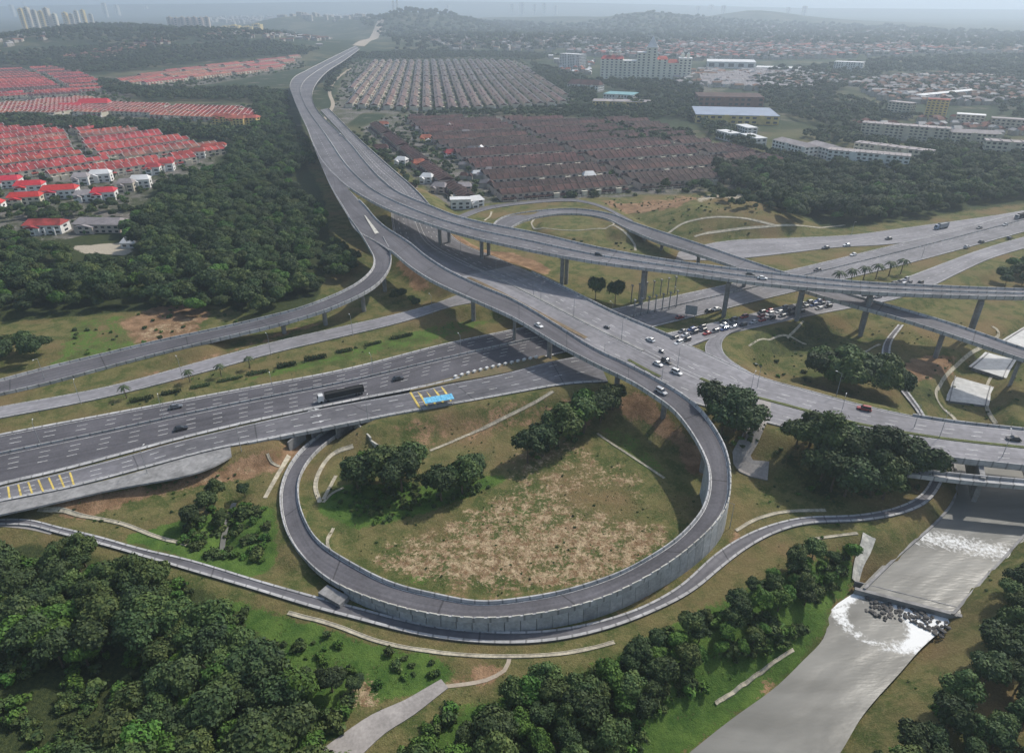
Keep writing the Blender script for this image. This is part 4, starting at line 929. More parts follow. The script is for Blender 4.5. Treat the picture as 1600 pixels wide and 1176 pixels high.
# ------------------------------------------------------------------ vegetation
def crown_arrays(seed, nl=16, per=330, leaf=.42, R=4.2, hz=3.6, z0=6.2, flat=1.0, spiky=.3):
    r = np.random.default_rng(seed); C = []; 
    for i in range(nl):
        u = r.normal(size=3); u /= np.linalg.norm(u); u[2] = abs(u[2]) * 1.0 - .25
        k = r.uniform(.45, .8) if i else 0
        C.append(np.array([u[0] * R * k, u[1] * R * k, z0 + u[2] * hz * k * flat]))
    C = np.array(C); rad = r.uniform(.22, .44, nl) * R; rad[0] = R * .5
    P_ = []; N_ = []
    for c, q in zip(C, rad):
        m = int(per * (q / (R * .38)) ** 2); u = r.normal(size=(m, 3)); u /= np.linalg.norm(u, axis=1)[:, None]
        p = c + u * (q * (1 + r.normal(0, spiky * .6, (m, 1)))) * np.array([1, 1, .82]); 
        d = np.min(np.linalg.norm((p[:, None] - C[None]) / np.array([1, 1, .82]), axis=2) / rad[None], axis=1)
        ok = (d > .74) & (u[:, 2] > -.75); P_.append(p[ok]); N_.append(u[ok])
    P_ = np.concatenate(P_); N_ = np.concatenate(N_)
    n = N_ + r.normal(0, .38, N_.shape); n[:, 2] += .15; n /= np.linalg.norm(n, axis=1)[:, None]
    a = np.cross(n, r.normal(size=n.shape)); a /= np.linalg.norm(a, axis=1)[:, None]; b = np.cross(n, a)
    s = leaf * r.uniform(.55, 1.25, (len(n), 1)); e = s * r.uniform(.5, .9, (len(n), 1))
    V = np.stack([P_ - a * s, P_ - b * e + n * s * .15, P_ + a * s, P_ + b * e + n * s * .15], 1).reshape(-1, 3)
    return V, np.arange(len(V)).reshape(-1, 4), C, rad
def crown_mesh(name, seed, m, **k):
    V, Fq, C, rad = crown_arrays(seed, **k)
    import bmesh
    bm = bmesh.new()
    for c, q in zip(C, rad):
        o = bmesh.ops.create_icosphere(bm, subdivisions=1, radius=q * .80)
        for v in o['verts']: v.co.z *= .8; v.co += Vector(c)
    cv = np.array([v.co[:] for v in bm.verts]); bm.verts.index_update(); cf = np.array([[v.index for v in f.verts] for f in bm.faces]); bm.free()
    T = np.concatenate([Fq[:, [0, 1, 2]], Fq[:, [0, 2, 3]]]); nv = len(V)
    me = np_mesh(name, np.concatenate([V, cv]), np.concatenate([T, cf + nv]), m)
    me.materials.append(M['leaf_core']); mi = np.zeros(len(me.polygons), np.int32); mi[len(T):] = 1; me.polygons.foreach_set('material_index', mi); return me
def trunk_mesh(name, seed, h=6.0, r0=.32):
    r = random.Random(seed); mb = MB(); p = Vector((0, 0, -.6)); d = Vector((r.uniform(-.08, .08), r.uniform(-.08, .08), 1)); top = p
    for i in range(3):
        q = p + d * (h / 3); mb.cyl(p, q, r0 * (1 - i * .22), r0 * (1 - (i + 1) * .22), 7, False); p = q; d = Vector((d.x + r.uniform(-.1, .1), d.y + r.uniform(-.1, .1), 1))
    for i in range(5):
        a = i * 1.26 + r.uniform(-.4, .4); e = p + Vector((math.cos(a) * 2.0, math.sin(a) * 2.0, r.uniform(1.0, 2.4))); mb.cyl(p - Vector((0, 0, r.uniform(0, 1.6))), e, r0 * .35, r0 * .12, 5, False)
    return mb.mesh(name, M['wood'])
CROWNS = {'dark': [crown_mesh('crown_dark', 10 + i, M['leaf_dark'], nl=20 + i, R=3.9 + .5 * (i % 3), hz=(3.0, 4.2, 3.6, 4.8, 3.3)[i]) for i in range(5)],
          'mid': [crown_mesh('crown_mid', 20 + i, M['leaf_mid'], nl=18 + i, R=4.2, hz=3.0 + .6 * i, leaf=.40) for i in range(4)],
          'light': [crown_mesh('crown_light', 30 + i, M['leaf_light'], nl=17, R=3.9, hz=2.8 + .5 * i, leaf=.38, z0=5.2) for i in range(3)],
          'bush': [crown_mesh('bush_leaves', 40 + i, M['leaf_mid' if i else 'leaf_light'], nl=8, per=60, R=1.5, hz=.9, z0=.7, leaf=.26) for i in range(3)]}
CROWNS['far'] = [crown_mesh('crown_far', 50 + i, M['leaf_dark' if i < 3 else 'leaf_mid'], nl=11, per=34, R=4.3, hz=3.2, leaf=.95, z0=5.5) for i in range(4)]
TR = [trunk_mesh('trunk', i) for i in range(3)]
TREES = []   # (x,y,z,scale,kind,label,group,name)
def poisson(poly, sp, rs, jitter=True, z=2):
    W = np.array(wpoly(poly, z)); x0, y0 = W.min(0); x1, y1 = W.max(0); out = []
    r = np.random.default_rng(rs); ny_ = int((y1 - y0) / (sp * .87)) + 1
    for j in range(ny_):
        xs = np.arange(x0 + (j % 2) * sp / 2, x1, sp); ys = np.full(len(xs), y0 + j * sp * .87)
        xs = xs + r.uniform(-.36, .36, len(xs)) * sp; ys = ys + r.uniform(-.36, .36, len(xs)) * sp
        ok = inpoly(xs, ys, W); out += list(zip(xs[ok], ys[ok]))
    return out
GQ = smooth_curve(np.array([G(a, b) for a, b in GRAVEL]), 4); GD, _, _ = dist_to(GQ, np.full(len(GQ), 3.2), GX, GY, GQ[:, 2], 30)
ROADD = np.minimum(MD, GD + 1.2)
def mdist(x, y):
    i = int(np.clip(np.searchsorted(XS, x) - 1, 0, len(XS) - 2)); j = int(np.clip(np.searchsorted(YS, y) - 1, 0, len(YS) - 2)); return float(ROADD[j, i])
def wood(poly, sp, h, kinds, label, group, rs, skip=0.0, name='broadleaf_tree'):
    r = random.Random(rs)
    for x, y in poisson(poly, sp, rs):
        if r.random() < skip or mdist(x, y) < 3.0: continue
        TREES.append([x, y, gz(x, y), r.uniform(h[0], h[1]) / 10.0, r.choice(kinds), label, group, name])
def one(px, py, h, kind, label, group=None, name='broadleaf_tree'):
    p = G(px, py); TREES.append([p[0], p[1], p[2], h / 10.0, kind, label, group, name])
wood([(-120,905),(60,868),(130,880),(215,905),(300,940),(370,985),(400,1050),(330,1075),(200,1045),(120,1050),(60,1040),(-120,1035)], 6.2, (7.5,13), ['dark','mid','dark','light','mid'], 'dark bushy tree in the dense wood left of the bottom, below the lower road', 'trees of the upper lower-left wood', 1, .08)
wood([(225,1085),(330,1062),(430,1050),(500,1110),(530,1190),(540,1300),(60,1300),(110,1235),(170,1160)], 6.0, (8,13.5), ['dark','mid','dark','mid','light'], 'tall dark tree in the wood filling the bottom left corner', 'trees of the bottom left corner', 2, .06)
wood([(720,1140),(800,1105),(880,1060),(960,1070),(1050,1100),(1040,1150),(980,1300),(560,1300),(600,1220),(690,1160)], 5.3, (5.5,10.5), ['mid','light','dark','mid','light'], 'leafy tree in the clump at the bottom centre, right of the grey path', 'trees of the bottom centre clump', 3, .05)
wood([(905,1055),(970,1040),(1080,975),(1150,950),(1190,905),(1250,875),(1325,862),(1335,880),(1290,915),(1240,965),(1200,1000),(1150,1045),(1080,1085),(1000,1090)], 4.9, (4.5,8.5), ['light','mid','dark','light','mid'], 'bright green tree in the belt between the lower road and the river', 'trees of the river belt', 4, .04)
wood([(1400,1180),(1450,1130),(1520,1060),(1550,1000),(1560,930),(1610,880),(1700,890),(1750,1300),(1300,1300),(1330,1240)], 6.4, (6,11), ['dark','dark','mid'], 'dark tree on the right bank of the river in the bottom right corner', 'trees of the right bank', 5, .12)
wood([(1215,705),(1250,735),(1310,775),(1390,785),(1440,745),(1445,722),(1385,705),(1300,695),(1240,680)], 6.0, (12,17.5), ['dark','dark','mid'], 'large dark tree in the cluster between the boulevard and the lower road', 'trees of the big roadside cluster', 6, 0)
wood([(1085,640),(1150,645),(1172,668),(1168,690),(1110,692),(1085,672)], 6.0, (15,19.5), ['dark','mid'], 'tall tree wedged between the loop ramp and the boulevard', 'trees between loop ramp and boulevard', 7, 0)
wood([(1250,585),(1300,580),(1400,605),(1428,632),(1335,622),(1262,606)], 6.2, (13,17), ['dark','dark','mid'], 'dark tree in the clump beyond the boulevard, left of the curved service lane', 'trees beyond the boulevard', 8, 0)
wood([(-60,575),(20,545),(70,548),(75,565),(20,580)], 8, (10,13), ['mid','dark'], 'round pale tree at the left edge of the verge above the exit ramp', 'round trees at the left verge', 9, 0)
one(560,765,13.5,'dark','leftmost dark tree of the group in the upper left of the loop field'); one(600,755,15.8,'mid','mid green tree second from left in the loop field group'); one(628,768,16.4,'dark','tall dark tree in the middle of the loop field group, under the long drain')
one(645,742,14.9,'mid','tree just behind the middle of the loop field group'); one(690,782,14.1,'dark','front dark tree of the loop field group, nearest the straw patch'); one(722,770,14.1,'mid','rightmost tree of the loop field group, beside the straw patch'); one(738,752,12.0,'dark','small dark tree at the right end of the loop field group')
one(575,738,12.0,'light','paler tree at the back left of the loop field group')
one(825,722,14.9,'dark','dark tree at the left of the second group in the loop field'); one(848,712,14.1,'dark','second dark tree of the group near the centre drain end'); one(872,698,17.9,'mid','tall green tree in the second group of the loop field'); one(890,682,17.9,'light','pale green tallest tree of the second loop field group')
one(912,676,16.4,'mid','tree right of the tallest one in the second loop field group'); one(938,660,14.9,'dark','dark tree beside the upper end of the straight thin drain'); one(958,640,12.0,'mid','small tree close under the loop ramp at its upper end'); one(915,652,14.9,'light','pale tree at the back of the second loop field group')
one(326,800,8.5,'dark','dark tree left of the small creek above the lower road'); one(338,778,8,'mid','tree on the embankment beside the creek head'); one(383,775,6,'dark','small dark round tree on the brown embankment'); one(300,822,8,'dark','tree at the left end of the creek thicket'); one(345,822,6,'mid','low tree over the creek bed')
one(520,1080,9,'dark','large round very dark tree alone on the bright lower left grass'); one(478,1078,7,'dark','dark tree left of the large round one on the lower left grass'); one(556,1078,5,'dark','small dark tree just right of the large round one'); one(130,880,7,'mid','pale tree close below the left end of the lower road')
one(930,474,11,'dark','left one of two dark upright trees under the viaduct'); one(961,478,10.5,'dark','right one of two dark upright trees under the viaduct')
one(1597,445,9,'mid','tree at the right edge above the viaduct'); one(1570,448,8,'dark','dark tree near the right edge above the viaduct')
for k, (a, b) in enumerate([(1148,822)]): pass
wood([(300,500),(420,490),(490,465),(498,400),(515,345),(490,310),(430,330),(330,380),(250,420),(120,430),(-80,420),(-80,520),(60,492),(200,480)], 8.4, (7.5,16), ['dark','mid','dark','light'], 'dark tree in the broad forest left of the viaduct', 'trees of the broad left forest', 11, .1)
wood([(512,410),(540,362),(562,385),(572,418),(540,438),(512,440)], 7, (8,12), ['dark','mid'], 'dark tree in the gap between the forest and the curved exit ramp', 'trees beside the exit ramp bend', 12, 0)
TREES.sort(key=lambda t: t[0] ** 2 + t[1] ** 2 + 0)
vis = [t for t in TREES if -60 < pix((t[0], t[1], t[2] + 5))[0] < 1660 and pix((t[0], t[1], t[2] + 9))[1] < 1230]
vis.sort(key=lambda t: 0 if t[6] is None else 1)
IND = vis[:298]; rest = [t for t in TREES if t not in IND]
rt = random.Random(5)
GRP = {}
SHORT = {'trees of the upper lower-left wood': 'wood below the lower road', 'trees of the bottom left corner': 'bottom left wood', 'trees of the bottom centre clump': 'bottom centre clump', 'trees of the river belt': 'river belt', 'trees of the right bank': 'right bank wood',
 'trees of the big roadside cluster': 'big roadside cluster', 'trees between loop ramp and boulevard': 'clump beside the loop ramp', 'trees beyond the boulevard': 'clump beyond the boulevard', 'round trees at the left verge': 'left verge clump', 'trees of the broad left forest': 'left forest', 'trees beside the exit ramp bend': 'exit ramp clump'}
for k, (x, y, z, s, kind, lab, grp, nm) in enumerate(IND):
    e = empty(nm, (x, y, z), rt.uniform(0, 6.28), lab, 'tree', grp); e.scale = (s * rt.uniform(.9, 1.1), s * rt.uniform(.9, 1.1), s)
    if 'upright' in lab: e.scale = (s * .95, s * .95, s * 1.55)
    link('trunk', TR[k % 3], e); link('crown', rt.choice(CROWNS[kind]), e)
    if grp: GRP.setdefault(grp, []).append(e); e['_k'] = ('tall ' if s > 1.15 else 'low ' if s < .8 else '') + {'dark': 'dark', 'mid': 'mid green', 'light': 'bright green'}[kind]
for g_, L_ in GRP.items():
    in_rows(L_, '{w} tree, {c} from left, {row}, ' + SHORT[g_], 10, lambda o: o['_k'])
    for o in L_: del o['_k']
# scattering of uncountable vegetation: points with geometry-node instances
def scatter_group(name, meshes):
    g = bpy.data.node_groups.new(name, 'GeometryNodeTree'); g.interface.new_socket('Geometry', in_out='INPUT', socket_type='NodeSocketGeometry'); g.interface.new_socket('Geometry', in_out='OUTPUT', socket_type='NodeSocketGeometry')
    n = g.nodes; gi = n.new('NodeGroupInput'); go = n.new('NodeGroupOutput'); ip = n.new('GeometryNodeInstanceOnPoints'); m2p = n.new('GeometryNodeMeshToPoints')
    jg = n.new('GeometryNodeJoinGeometry')
    for me in meshes:
        src = bpy.data.objects.new('foliage_source', me); oi = n.new('GeometryNodeObjectInfo'); oi.inputs['Object'].default_value = src; oi.inputs['As Instance'].default_value = True; g.links.new(oi.outputs['Geometry'], jg.inputs[0])
    at = n.new('GeometryNodeInputNamedAttribute'); at.data_type = 'FLOAT_VECTOR'; at.inputs[0].default_value = 'sc'
    ar_ = n.new('GeometryNodeInputNamedAttribute'); ar_.data_type = 'FLOAT_VECTOR'; ar_.inputs[0].default_value = 'rot'
    rv = n.new('FunctionNodeRandomValue'); rv.data_type = 'INT'; rv.inputs[4].default_value = 0; rv.inputs[5].default_value = len(meshes) - 1
    g.links.new(gi.outputs[0], m2p.inputs[0]); g.links.new(m2p.outputs[0], ip.inputs['Points']); g.links.new(jg.outputs[0], ip.inputs['Instance']); ip.inputs['Pick Instance'].default_value = True
    g.links.new(rv.outputs[2], ip.inputs['Instance Index']); g.links.new(at.outputs[0], ip.inputs['Scale']); g.links.new(ar_.outputs[0], ip.inputs['Rotation']); g.links.new(ip.outputs[0], go.inputs[0]); return g
SG = {k: scatter_group('scatter_' + k, v) for k, v in CROWNS.items()}
SG['darkmid'] = scatter_group('scatter_darkmid', CROWNS['dark'] + CROWNS['mid'] + CROWNS['light'][:2])
def scatter(name, pts, kind, label, cat, sc=(1, 1), rs=0, zs=1.0, scl=None):
    if not len(pts): return
    r = np.random.default_rng(rs); pts = np.asarray(pts, float); me = bpy.data.meshes.new(name); me.vertices.add(len(pts)); me.vertices.foreach_set('co', pts.astype(np.float32).ravel())
    a = me.attributes.new('sc', 'FLOAT_VECTOR', 'POINT'); s = (np.asarray(scl) if scl is not None else r.uniform(sc[0], sc[1], len(pts)))[:, None] * np.stack([r.uniform(.85, 1.2, len(pts)), r.uniform(.85, 1.2, len(pts)), r.uniform(.85, 1.15, len(pts)) * zs], 1)
    a.data.foreach_set('vector', s.astype(np.float32).ravel())
    a = me.attributes.new('rot', 'FLOAT_VECTOR', 'POINT'); ro = np.zeros((len(pts), 3), np.float32); ro[:, 2] = r.uniform(0, 6.28, len(pts)); a.data.foreach_set('vector', ro.ravel())
    o = link(name, me); md = o.modifiers.new('scatter', 'NODES'); md.node_group = SG[kind]; return tag(o, label, cat, kind='stuff')
scatter('woodland', [t[:3] for t in rest], 'darkmid', 'broad dark forest filling the left middle beside the viaduct', 'forest', scl=[t[3] for t in rest], rs=1)
def belt(poly, sp, kind, sc, label, rs, skip=0.0, cat='forest', name='woodland', zoff=0, road=2.0, zs=1.0, clump=0):
    r = random.Random(rs); pts = [(x, y, gz(x, y) + zoff) for x, y in poisson(poly, sp, rs) if r.random() > skip and mdist(x, y) > road
        and (not clump or mnoise.noise(Vector((x / clump, y / clump, rs * 3.1))) > -.05 + r.uniform(-.15, .15))]
    return scatter(name, pts, kind, label, cat, sc, rs, zs)
belt([(430,330),(490,310),(505,290),(478,230),(450,190),(447,150),(400,150),(400,215),(365,235),(360,262),(330,275),(250,300),(240,330),(215,345),(190,378),(240,420),(330,385)], 8.6, 'darkmid', (.65,1.5), 'dark forest climbing beside the viaduct towards the far bend', 21)
belt([(-80,420),(-80,372),(60,380),(110,408),(60,425)], 9, 'darkmid', (.8,1.2), 'trees in front of the vivid red roofed houses at the left', 22)
belt([(-80,345),(40,330),(120,325),(170,328),(215,330),(190,350),(120,340),(105,352),(40,350)], 9, 'darkmid', (.6,1.0), 'garden trees among the villas at the left', 23, .2)
belt([(-120,185),(30,188),(100,192),(250,198),(330,205),(410,212),(412,232),(340,226),(240,212),(100,208),(20,205),(-120,200)], 10, 'far', (1.0,1.5), 'long dark tree belt between the two red roofed estates', 24)
belt([(160,126),(230,142),(400,142),(448,150),(446,170),(405,168),(400,160),(230,158),(150,140)], 12, 'far', (.9,1.4), 'tree belt left of the viaduct bend behind the orange roofs', 25)
belt([(-100,100),(60,80),(140,70),(250,76),(330,72),(420,66),(500,80),(478,88),(400,92),(300,100),(180,115),(120,118),(60,106)], 15, 'far', (1.0,1.7), 'dark wooded ridge left of the far end of the viaduct', 26, .12)
belt([(-200,70),(60,60),(140,40),(250,44),(330,52),(440,50),(500,62),(380,66),(250,72),(130,68),(-200,90)], 24, 'far', (1.2,2.2), 'hazy wooded hills under the far tower blocks', 27, .2)
belt([(1110,272),(1160,262),(1240,268),(1300,268),(1430,262),(1500,235),(1700,240),(1700,292),(1600,312),(1500,325),(1420,345),(1330,352),(1280,342),(1225,352),(1200,330),(1170,300),(1120,290)], 8.8, 'darkmid', (.65,1.6), 'dark forest on the slope above the motorway at the right', 28)
belt([(1090,192),(1130,200),(1190,235),(1280,262),(1280,272),(1240,268),(1180,240),(1110,215)], 9, 'far', (.8,1.3), 'line of dark trees behind the brown roofed estate', 29)
belt([(915,205),(960,200),(1080,212),(1080,222),(1000,228),(920,220)], 11, 'far', (.8,1.2), 'patch of green trees inside the brown roofed estate', 30, .1)
belt([(690,177),(800,175),(900,168),(960,172),(1080,182),(1010,190),(900,186),(780,184),(640,182),(600,185)], 10, 'far', (.7,1.1), 'tree line between the brown and the tan estates', 31, .1)
belt([(830,100),(870,112),(930,130),(930,165),(900,165),(860,135),(830,118)], 13, 'far', (.9,1.4), 'trees along the right edge of the tan estate', 32, .1)
belt([(930,128),(1090,130),(1100,165),(1080,190),(1000,178),(940,168),(1010,150),(950,140)], 13, 'far', (.9,1.4), 'green park behind the teal roofed building', 33, .12)
belt([(1180,125),(1290,115),(1380,120),(1330,135),(1300,150),(1440,185),(1340,200),(1280,200),(1220,180),(1190,165)], 14, 'far', (.9,1.5), 'dark woods behind the blue roofed factory', 34, .05)
belt([(1240,212),(1340,200),(1345,222),(1440,232),(1540,235),(1450,248),(1440,240),(1330,228),(1290,232)], 11, 'far', (.9,1.4), 'trees between the pale apartment blocks', 35, .1)
belt([(1450,225),(1560,245),(1600,258),(1500,262),(1440,248)], 10, 'far', (.9,1.3), 'trees below the right hand apartment block', 36)
belt([(560,86),(650,80),(800,84),(880,88),(830,98),(790,92),(550,94),(530,120),(515,150),(505,145),(520,110)], 14, 'far', (.8,1.3), 'tree line along the top of the tan estate', 37, .1)
belt([(560,40),(600,60),(620,82),(860,82),(1000,80),(1100,70),(1300,74),(1500,80),(1700,90),(1700,60),(1400,44),(1200,36),(900,40),(720,34),(640,28)], 42, 'far', (1.6,3.4), 'far hazy wooded hills below the skyline', 38, .3)
belt([(1180,115),(1400,95),(1600,88),(1700,100),(1700,125),(1600,130),(1450,115),(1300,118)], 20, 'far', (1.2,2.0), 'hazy green belt behind the white blocks at the right', 39, .15)
belt([(1460,120),(1700,130),(1700,230),(1590,195),(1540,160),(1480,150)], 14, 'far', (.8,1.4), 'trees around the pale houses at the right edge', 40, .35)
belt([(545,205),(600,235),(640,285),(668,318),(655,315),(600,262),(560,225)], 8, 'darkmid', (.5,.85), 'trees along the right parapet of the viaduct', 41, .1, road=1)
belt([(720,270),(760,310),(750,318),(712,322),(640,240),(620,205),(660,205),(700,240)], 12, 'darkmid', (.4,.75), 'garden trees among the houses beside the viaduct', 42, .35)
belt([(1010,300),(1110,290),(1190,330),(1170,345),(1130,322),(1100,300)], 10, 'darkmid', (.6,1.0), 'trees at the corner of the brown roofed estate', 43, .1)
belt([(495,395),(520,390),(505,470),(490,472)], 8, 'darkmid', (.7,1.0), 'trees between the forest and the ramps', 44, .45)
belt([(610,420),(700,455),(690,470),(640,482),(590,478),(585,460),(610,440)], 5, 'darkmid', (.35,.65), 'thicket in the wedge between the two ramps', 45, .2)
belt([(1600,400),(1700,370),(1700,440),(1560,442)], 8, 'darkmid', (.7,1.1), 'trees on the bank at the right edge above the viaduct', 46)
belt([(880,84),(1000,70),(1180,62),(1400,68),(1500,86),(1300,92),(1100,96),(940,90)], 30, 'far', (1.0,1.9), 'trees among the hillside suburb beyond the hotel', 47, .35)
belt([(1310,128),(1460,118),(1600,125),(1600,165),(1440,165),(1380,160)], 17, 'far', (.8,1.4), 'trees among the pale houses at the right', 48, .4)
belt([(140,560),(260,530),(300,530),(200,556)], 5, 'bush', (.6,1.6), 'bushes above the exit ramp', 49, .5)
# low bushes and undergrowth
def bushes(poly, sp, sc, label, rs, skip=.2, road=1.0): return belt(poly, sp, 'bush', sc, label, rs, skip, 'undergrowth', 'undergrowth', -.1, road, 1.0, 9)
bushes([(300,815),(350,790),(430,790),(425,840),(410,880),(330,870),(280,850)], 2.4, (.6,1.5), 'tangled green undergrowth in the creek hollow', 61)
bushes([(-60,860),(330,925),(430,990),(480,1060),(560,1110),(540,1250),(-60,1250)], 2.8, (.8,2.0), 'undergrowth on the floor of the lower left wood', 62, .2)
bushes([(560,1250),(700,1110),(930,1050),(1090,970),(1330,860),(1310,930),(1230,1010),(1120,1090),(1010,1240)], 2.3, (.7,1.8), 'leafy undergrowth of the bottom centre and river belt', 63, .1)
bushes([(560,1090),(640,1080),(670,1050),(720,1050),(690,1068),(600,1110),(540,1150)], 3.0, (.4,1.0), 'scattered bushes beside the grey path', 64, .45)
bushes([(1300,1240),(1420,1130),(1520,1040),(1560,950),(1650,900),(1650,1240)], 3.2, (.5,1.4), 'undergrowth of the right river bank wood', 65, .35)
bushes([(510,780),(560,760),(700,775),(790,745),(820,740),(750,770),(640,810),(560,828)], 2.2, (.35,.9), 'lush undergrowth in front of the loop field trees', 66, .2)
bushes([(545,755),(760,740),(740,775),(560,780)], 2.6, (.6,1.4), 'bushes under the loop field trees', 67, .3)
bushes([(800,735),(960,655),(950,640),(860,680),(800,715)], 2.8, (.5,1.2), 'bushes under the second group of loop field trees', 68, .4)
bushes([(1140,560),(1230,555),(1270,590),(1260,605),(1190,580)], 4, (.4,1.0), 'bushes on the slope beyond the turning lane', 69, .5)
bushes([(1385,870),(1420,830),(1450,800),(1460,815),(1400,870)], 4, (.3,.7), 'sparse bushes along the pool bank', 70, .7)
bushes([(1380,1060),(1440,1000),(1500,950),(1560,880),(1580,890),(1500,1010),(1420,1110)], 4.5, (.2,.55), 'sparse low bushes on the right bank slope', 71, .6)
bushes([(120,510),(330,470),(420,497),(300,515),(60,575)], 5, (.4,1.0), 'bushes at the foot of the left forest', 72, .6)
bushes([(830,380),(980,380),(990,395),(900,398)], 5, (.5,1.2), 'bushes in the hollow of the small loop', 73, .5)
bushes([(1085,625),(1180,650),(1200,680),(1120,720),(1100,690)], 3, (.5,1.2), 'bushes beneath the trees beside the loop ramp', 74, .3)
bushes([(1210,700),(1450,740),(1440,780),(1300,790),(1220,750)], 3.4, (.5,1.2), 'bushes beneath the big roadside cluster', 75, .4)
for i, poly in enumerate(URB[:5]): belt(poly, 12, 'bush', (1.0, 2.9), ['small garden trees scattered through the left estate', 'garden bushes behind the long tree belt', 'garden bushes of the terraces left of the bend', 'small trees along the streets of the brown estate', 'garden bushes in the tan estate'][i], 90 + i, .45, 'garden plants', 'garden_plants', 0, 1)
belt([(440,690),(560,650),(860,610),(1000,640),(1110,760),(1060,870),(900,935),(640,925),(500,870),(450,780)], 4.2, 'bush', (.08,.33), 'small weeds dotted over the loop field', 101, .35, 'weeds', 'weeds', -.05, 1.2, 1.0, 14)
belt([(-50,680),(400,600),(760,520),(740,480),(400,560),(-50,640)], 5, 'bush', (.12,.5), 'small weeds in the grass strip beside the motorway', 102, .4, 'weeds', 'weeds', -.05, 1.2, 1.0, 12)
belt([(1150,840),(1200,740),(1420,790),(1330,845),(1180,860),(1000,1000),(500,960),(300,900),(500,930),(800,1010),(1000,970)], 4.5, 'bush', (.12,.55), 'small weeds along the lower road verges', 103, .35, 'weeds', 'weeds', -.05, 1.2, 1.0, 12)
belt([(1150,540),(1260,500),(1600,500),(1600,640),(1400,620),(1200,590)], 5.5, 'bush', (.15,.6), 'small weeds on the slopes below the viaduct at the right', 104, .35, 'weeds', 'weeds', -.05, 1.2, 1.0, 14)
belt([(80,800),(420,720),(420,900),(200,830)], 4.2, 'bush', (.12,.5), 'small weeds on the brown embankment at the left', 105, .35, 'weeds', 'weeds', -.05, 1.2, 1.0, 12)
belt([(930,310),(1200,300),(1330,360),(1100,378),(1000,345)], 6, 'bush', (.2,.7), 'small weeds on the terraced slope', 106, .4, 'weeds', 'weeds', -.05, 1.2, 1.0, 16)
bushes([(400,985),(440,965),(560,1010),(700,1040),(690,1060),(600,1085),(560,1070),(460,1050)], 3.2, (.4,1.3), 'scrub dotted over the bright grass below the lower road', 107, .35)
# grass tufts as ground cover
def tuft_mesh(seed, m):
    r = np.random.default_rng(seed); V = []
    for i in range(12):
        a = r.uniform(0, 6.28); d = r.uniform(0, .35); x, y = math.cos(a) * d, math.sin(a) * d; h = r.uniform(.35, .8); w_ = r.uniform(.06, .13); b = r.uniform(0, 6.28); lx, ly = r.normal(0, .18, 2)
        V += [(x - math.cos(b) * w_, y - math.sin(b) * w_, -.1), (x + math.cos(b) * w_, y + math.sin(b) * w_, -.1), (x + lx, y + ly, h)]
    return np_mesh('tuft', V, np.arange(len(V)).reshape(-1, 3), m)
SG['straw'] = scatter_group('scatter_straw', [tuft_mesh(i, mat('straw_%d' % i, c, .9, .2, 1, rand=.25)) for i, c in enumerate([(.60, .48, .30), (.42, .29, .18), (.30, .27, .12), (.64, .55, .38)])])
SG['grass'] = scatter_group('scatter_grass', [tuft_mesh(9 + i, mat('grass_%d' % i, c, .9, .2, 1, rand=.25)) for i, c in enumerate([(.12, .19, .04), (.17, .19, .07), (.10, .16, .035), (.22, .19, .09)])])
belt([(570,885),(600,850),(660,830),(720,800),(790,765),(850,745),(960,790),(1050,820),(1060,850),(1000,890),(900,925),(760,930),(640,905)], 1.1, 'straw', (.5,1.1), 'dry straw coloured growth covering the middle of the loop field', 81, .62, 'dry grass', 'dry_grass', -.1, 1, .55, 5)
belt([(510,850),(560,790),(760,740),(930,680),(1000,700),(1080,780),(1070,850),(1000,895),(860,932),(680,925),(560,890)], 1.25, 'grass', (.6,1.4), 'rough green grass of the loop field', 82, .6, 'grass', 'grass', -.15, 1, .5, 6)
belt([(420,950),(700,1035),(930,1030),(1100,940),(1250,860),(1340,850),(1300,950),(1150,1090),(1000,1200),(560,1200),(520,1130),(430,1040)], 1.3, 'grass', (.7,1.6), 'rough green grass below the lower road and on the river bank', 83, .5, 'grass', 'grass', -.15, 1, .5, 7)
# hedges in the verge of the motorway
def hedge_mesh(L):
    r = np.random.default_rng(int(L * 10)); n = int(L * 60); p = np.stack([r.uniform(-L / 2, L / 2, n), r.uniform(-.9, .9, n), r.uniform(0, 1.15, n)], 1); nn = r.normal(size=(n, 3)); nn /= np.linalg.norm(nn, axis=1)[:, None]
    a = np.cross(nn, r.normal(size=(n, 3))); a /= np.linalg.norm(a, axis=1)[:, None]; b = np.cross(nn, a); V = np.stack([p - a * .3, p + a * .3, p + b * .35], 1).reshape(-1, 3); return np_mesh('hedge', V, np.arange(len(V)).reshape(-1, 3), M['leaf_dark'])
HM = hedge_mesh(10.5); fr = RIB['frontage']; mwr = RIB['motorway']
for k, (px_, py_) in enumerate([(222,625),(268,614),(313,604),(358,594),(403,583),(448,572),(493,561),(538,549),(583,538),(628,527)]):
    p = G(px_, py_); j = mwr.near(p); o = link('hedge', HM, None, p, math.atan2(mwr.tan[j][1], mwr.tan[j][0])); o.scale = (random.uniform(.7, 1.15), random.uniform(.9, 1.6), random.uniform(.8, 1.7)); tag(o, 'low dark clipped hedge, %s from the left in the motorway verge' % ORD[k], 'hedge', 'hedges in the motorway verge')
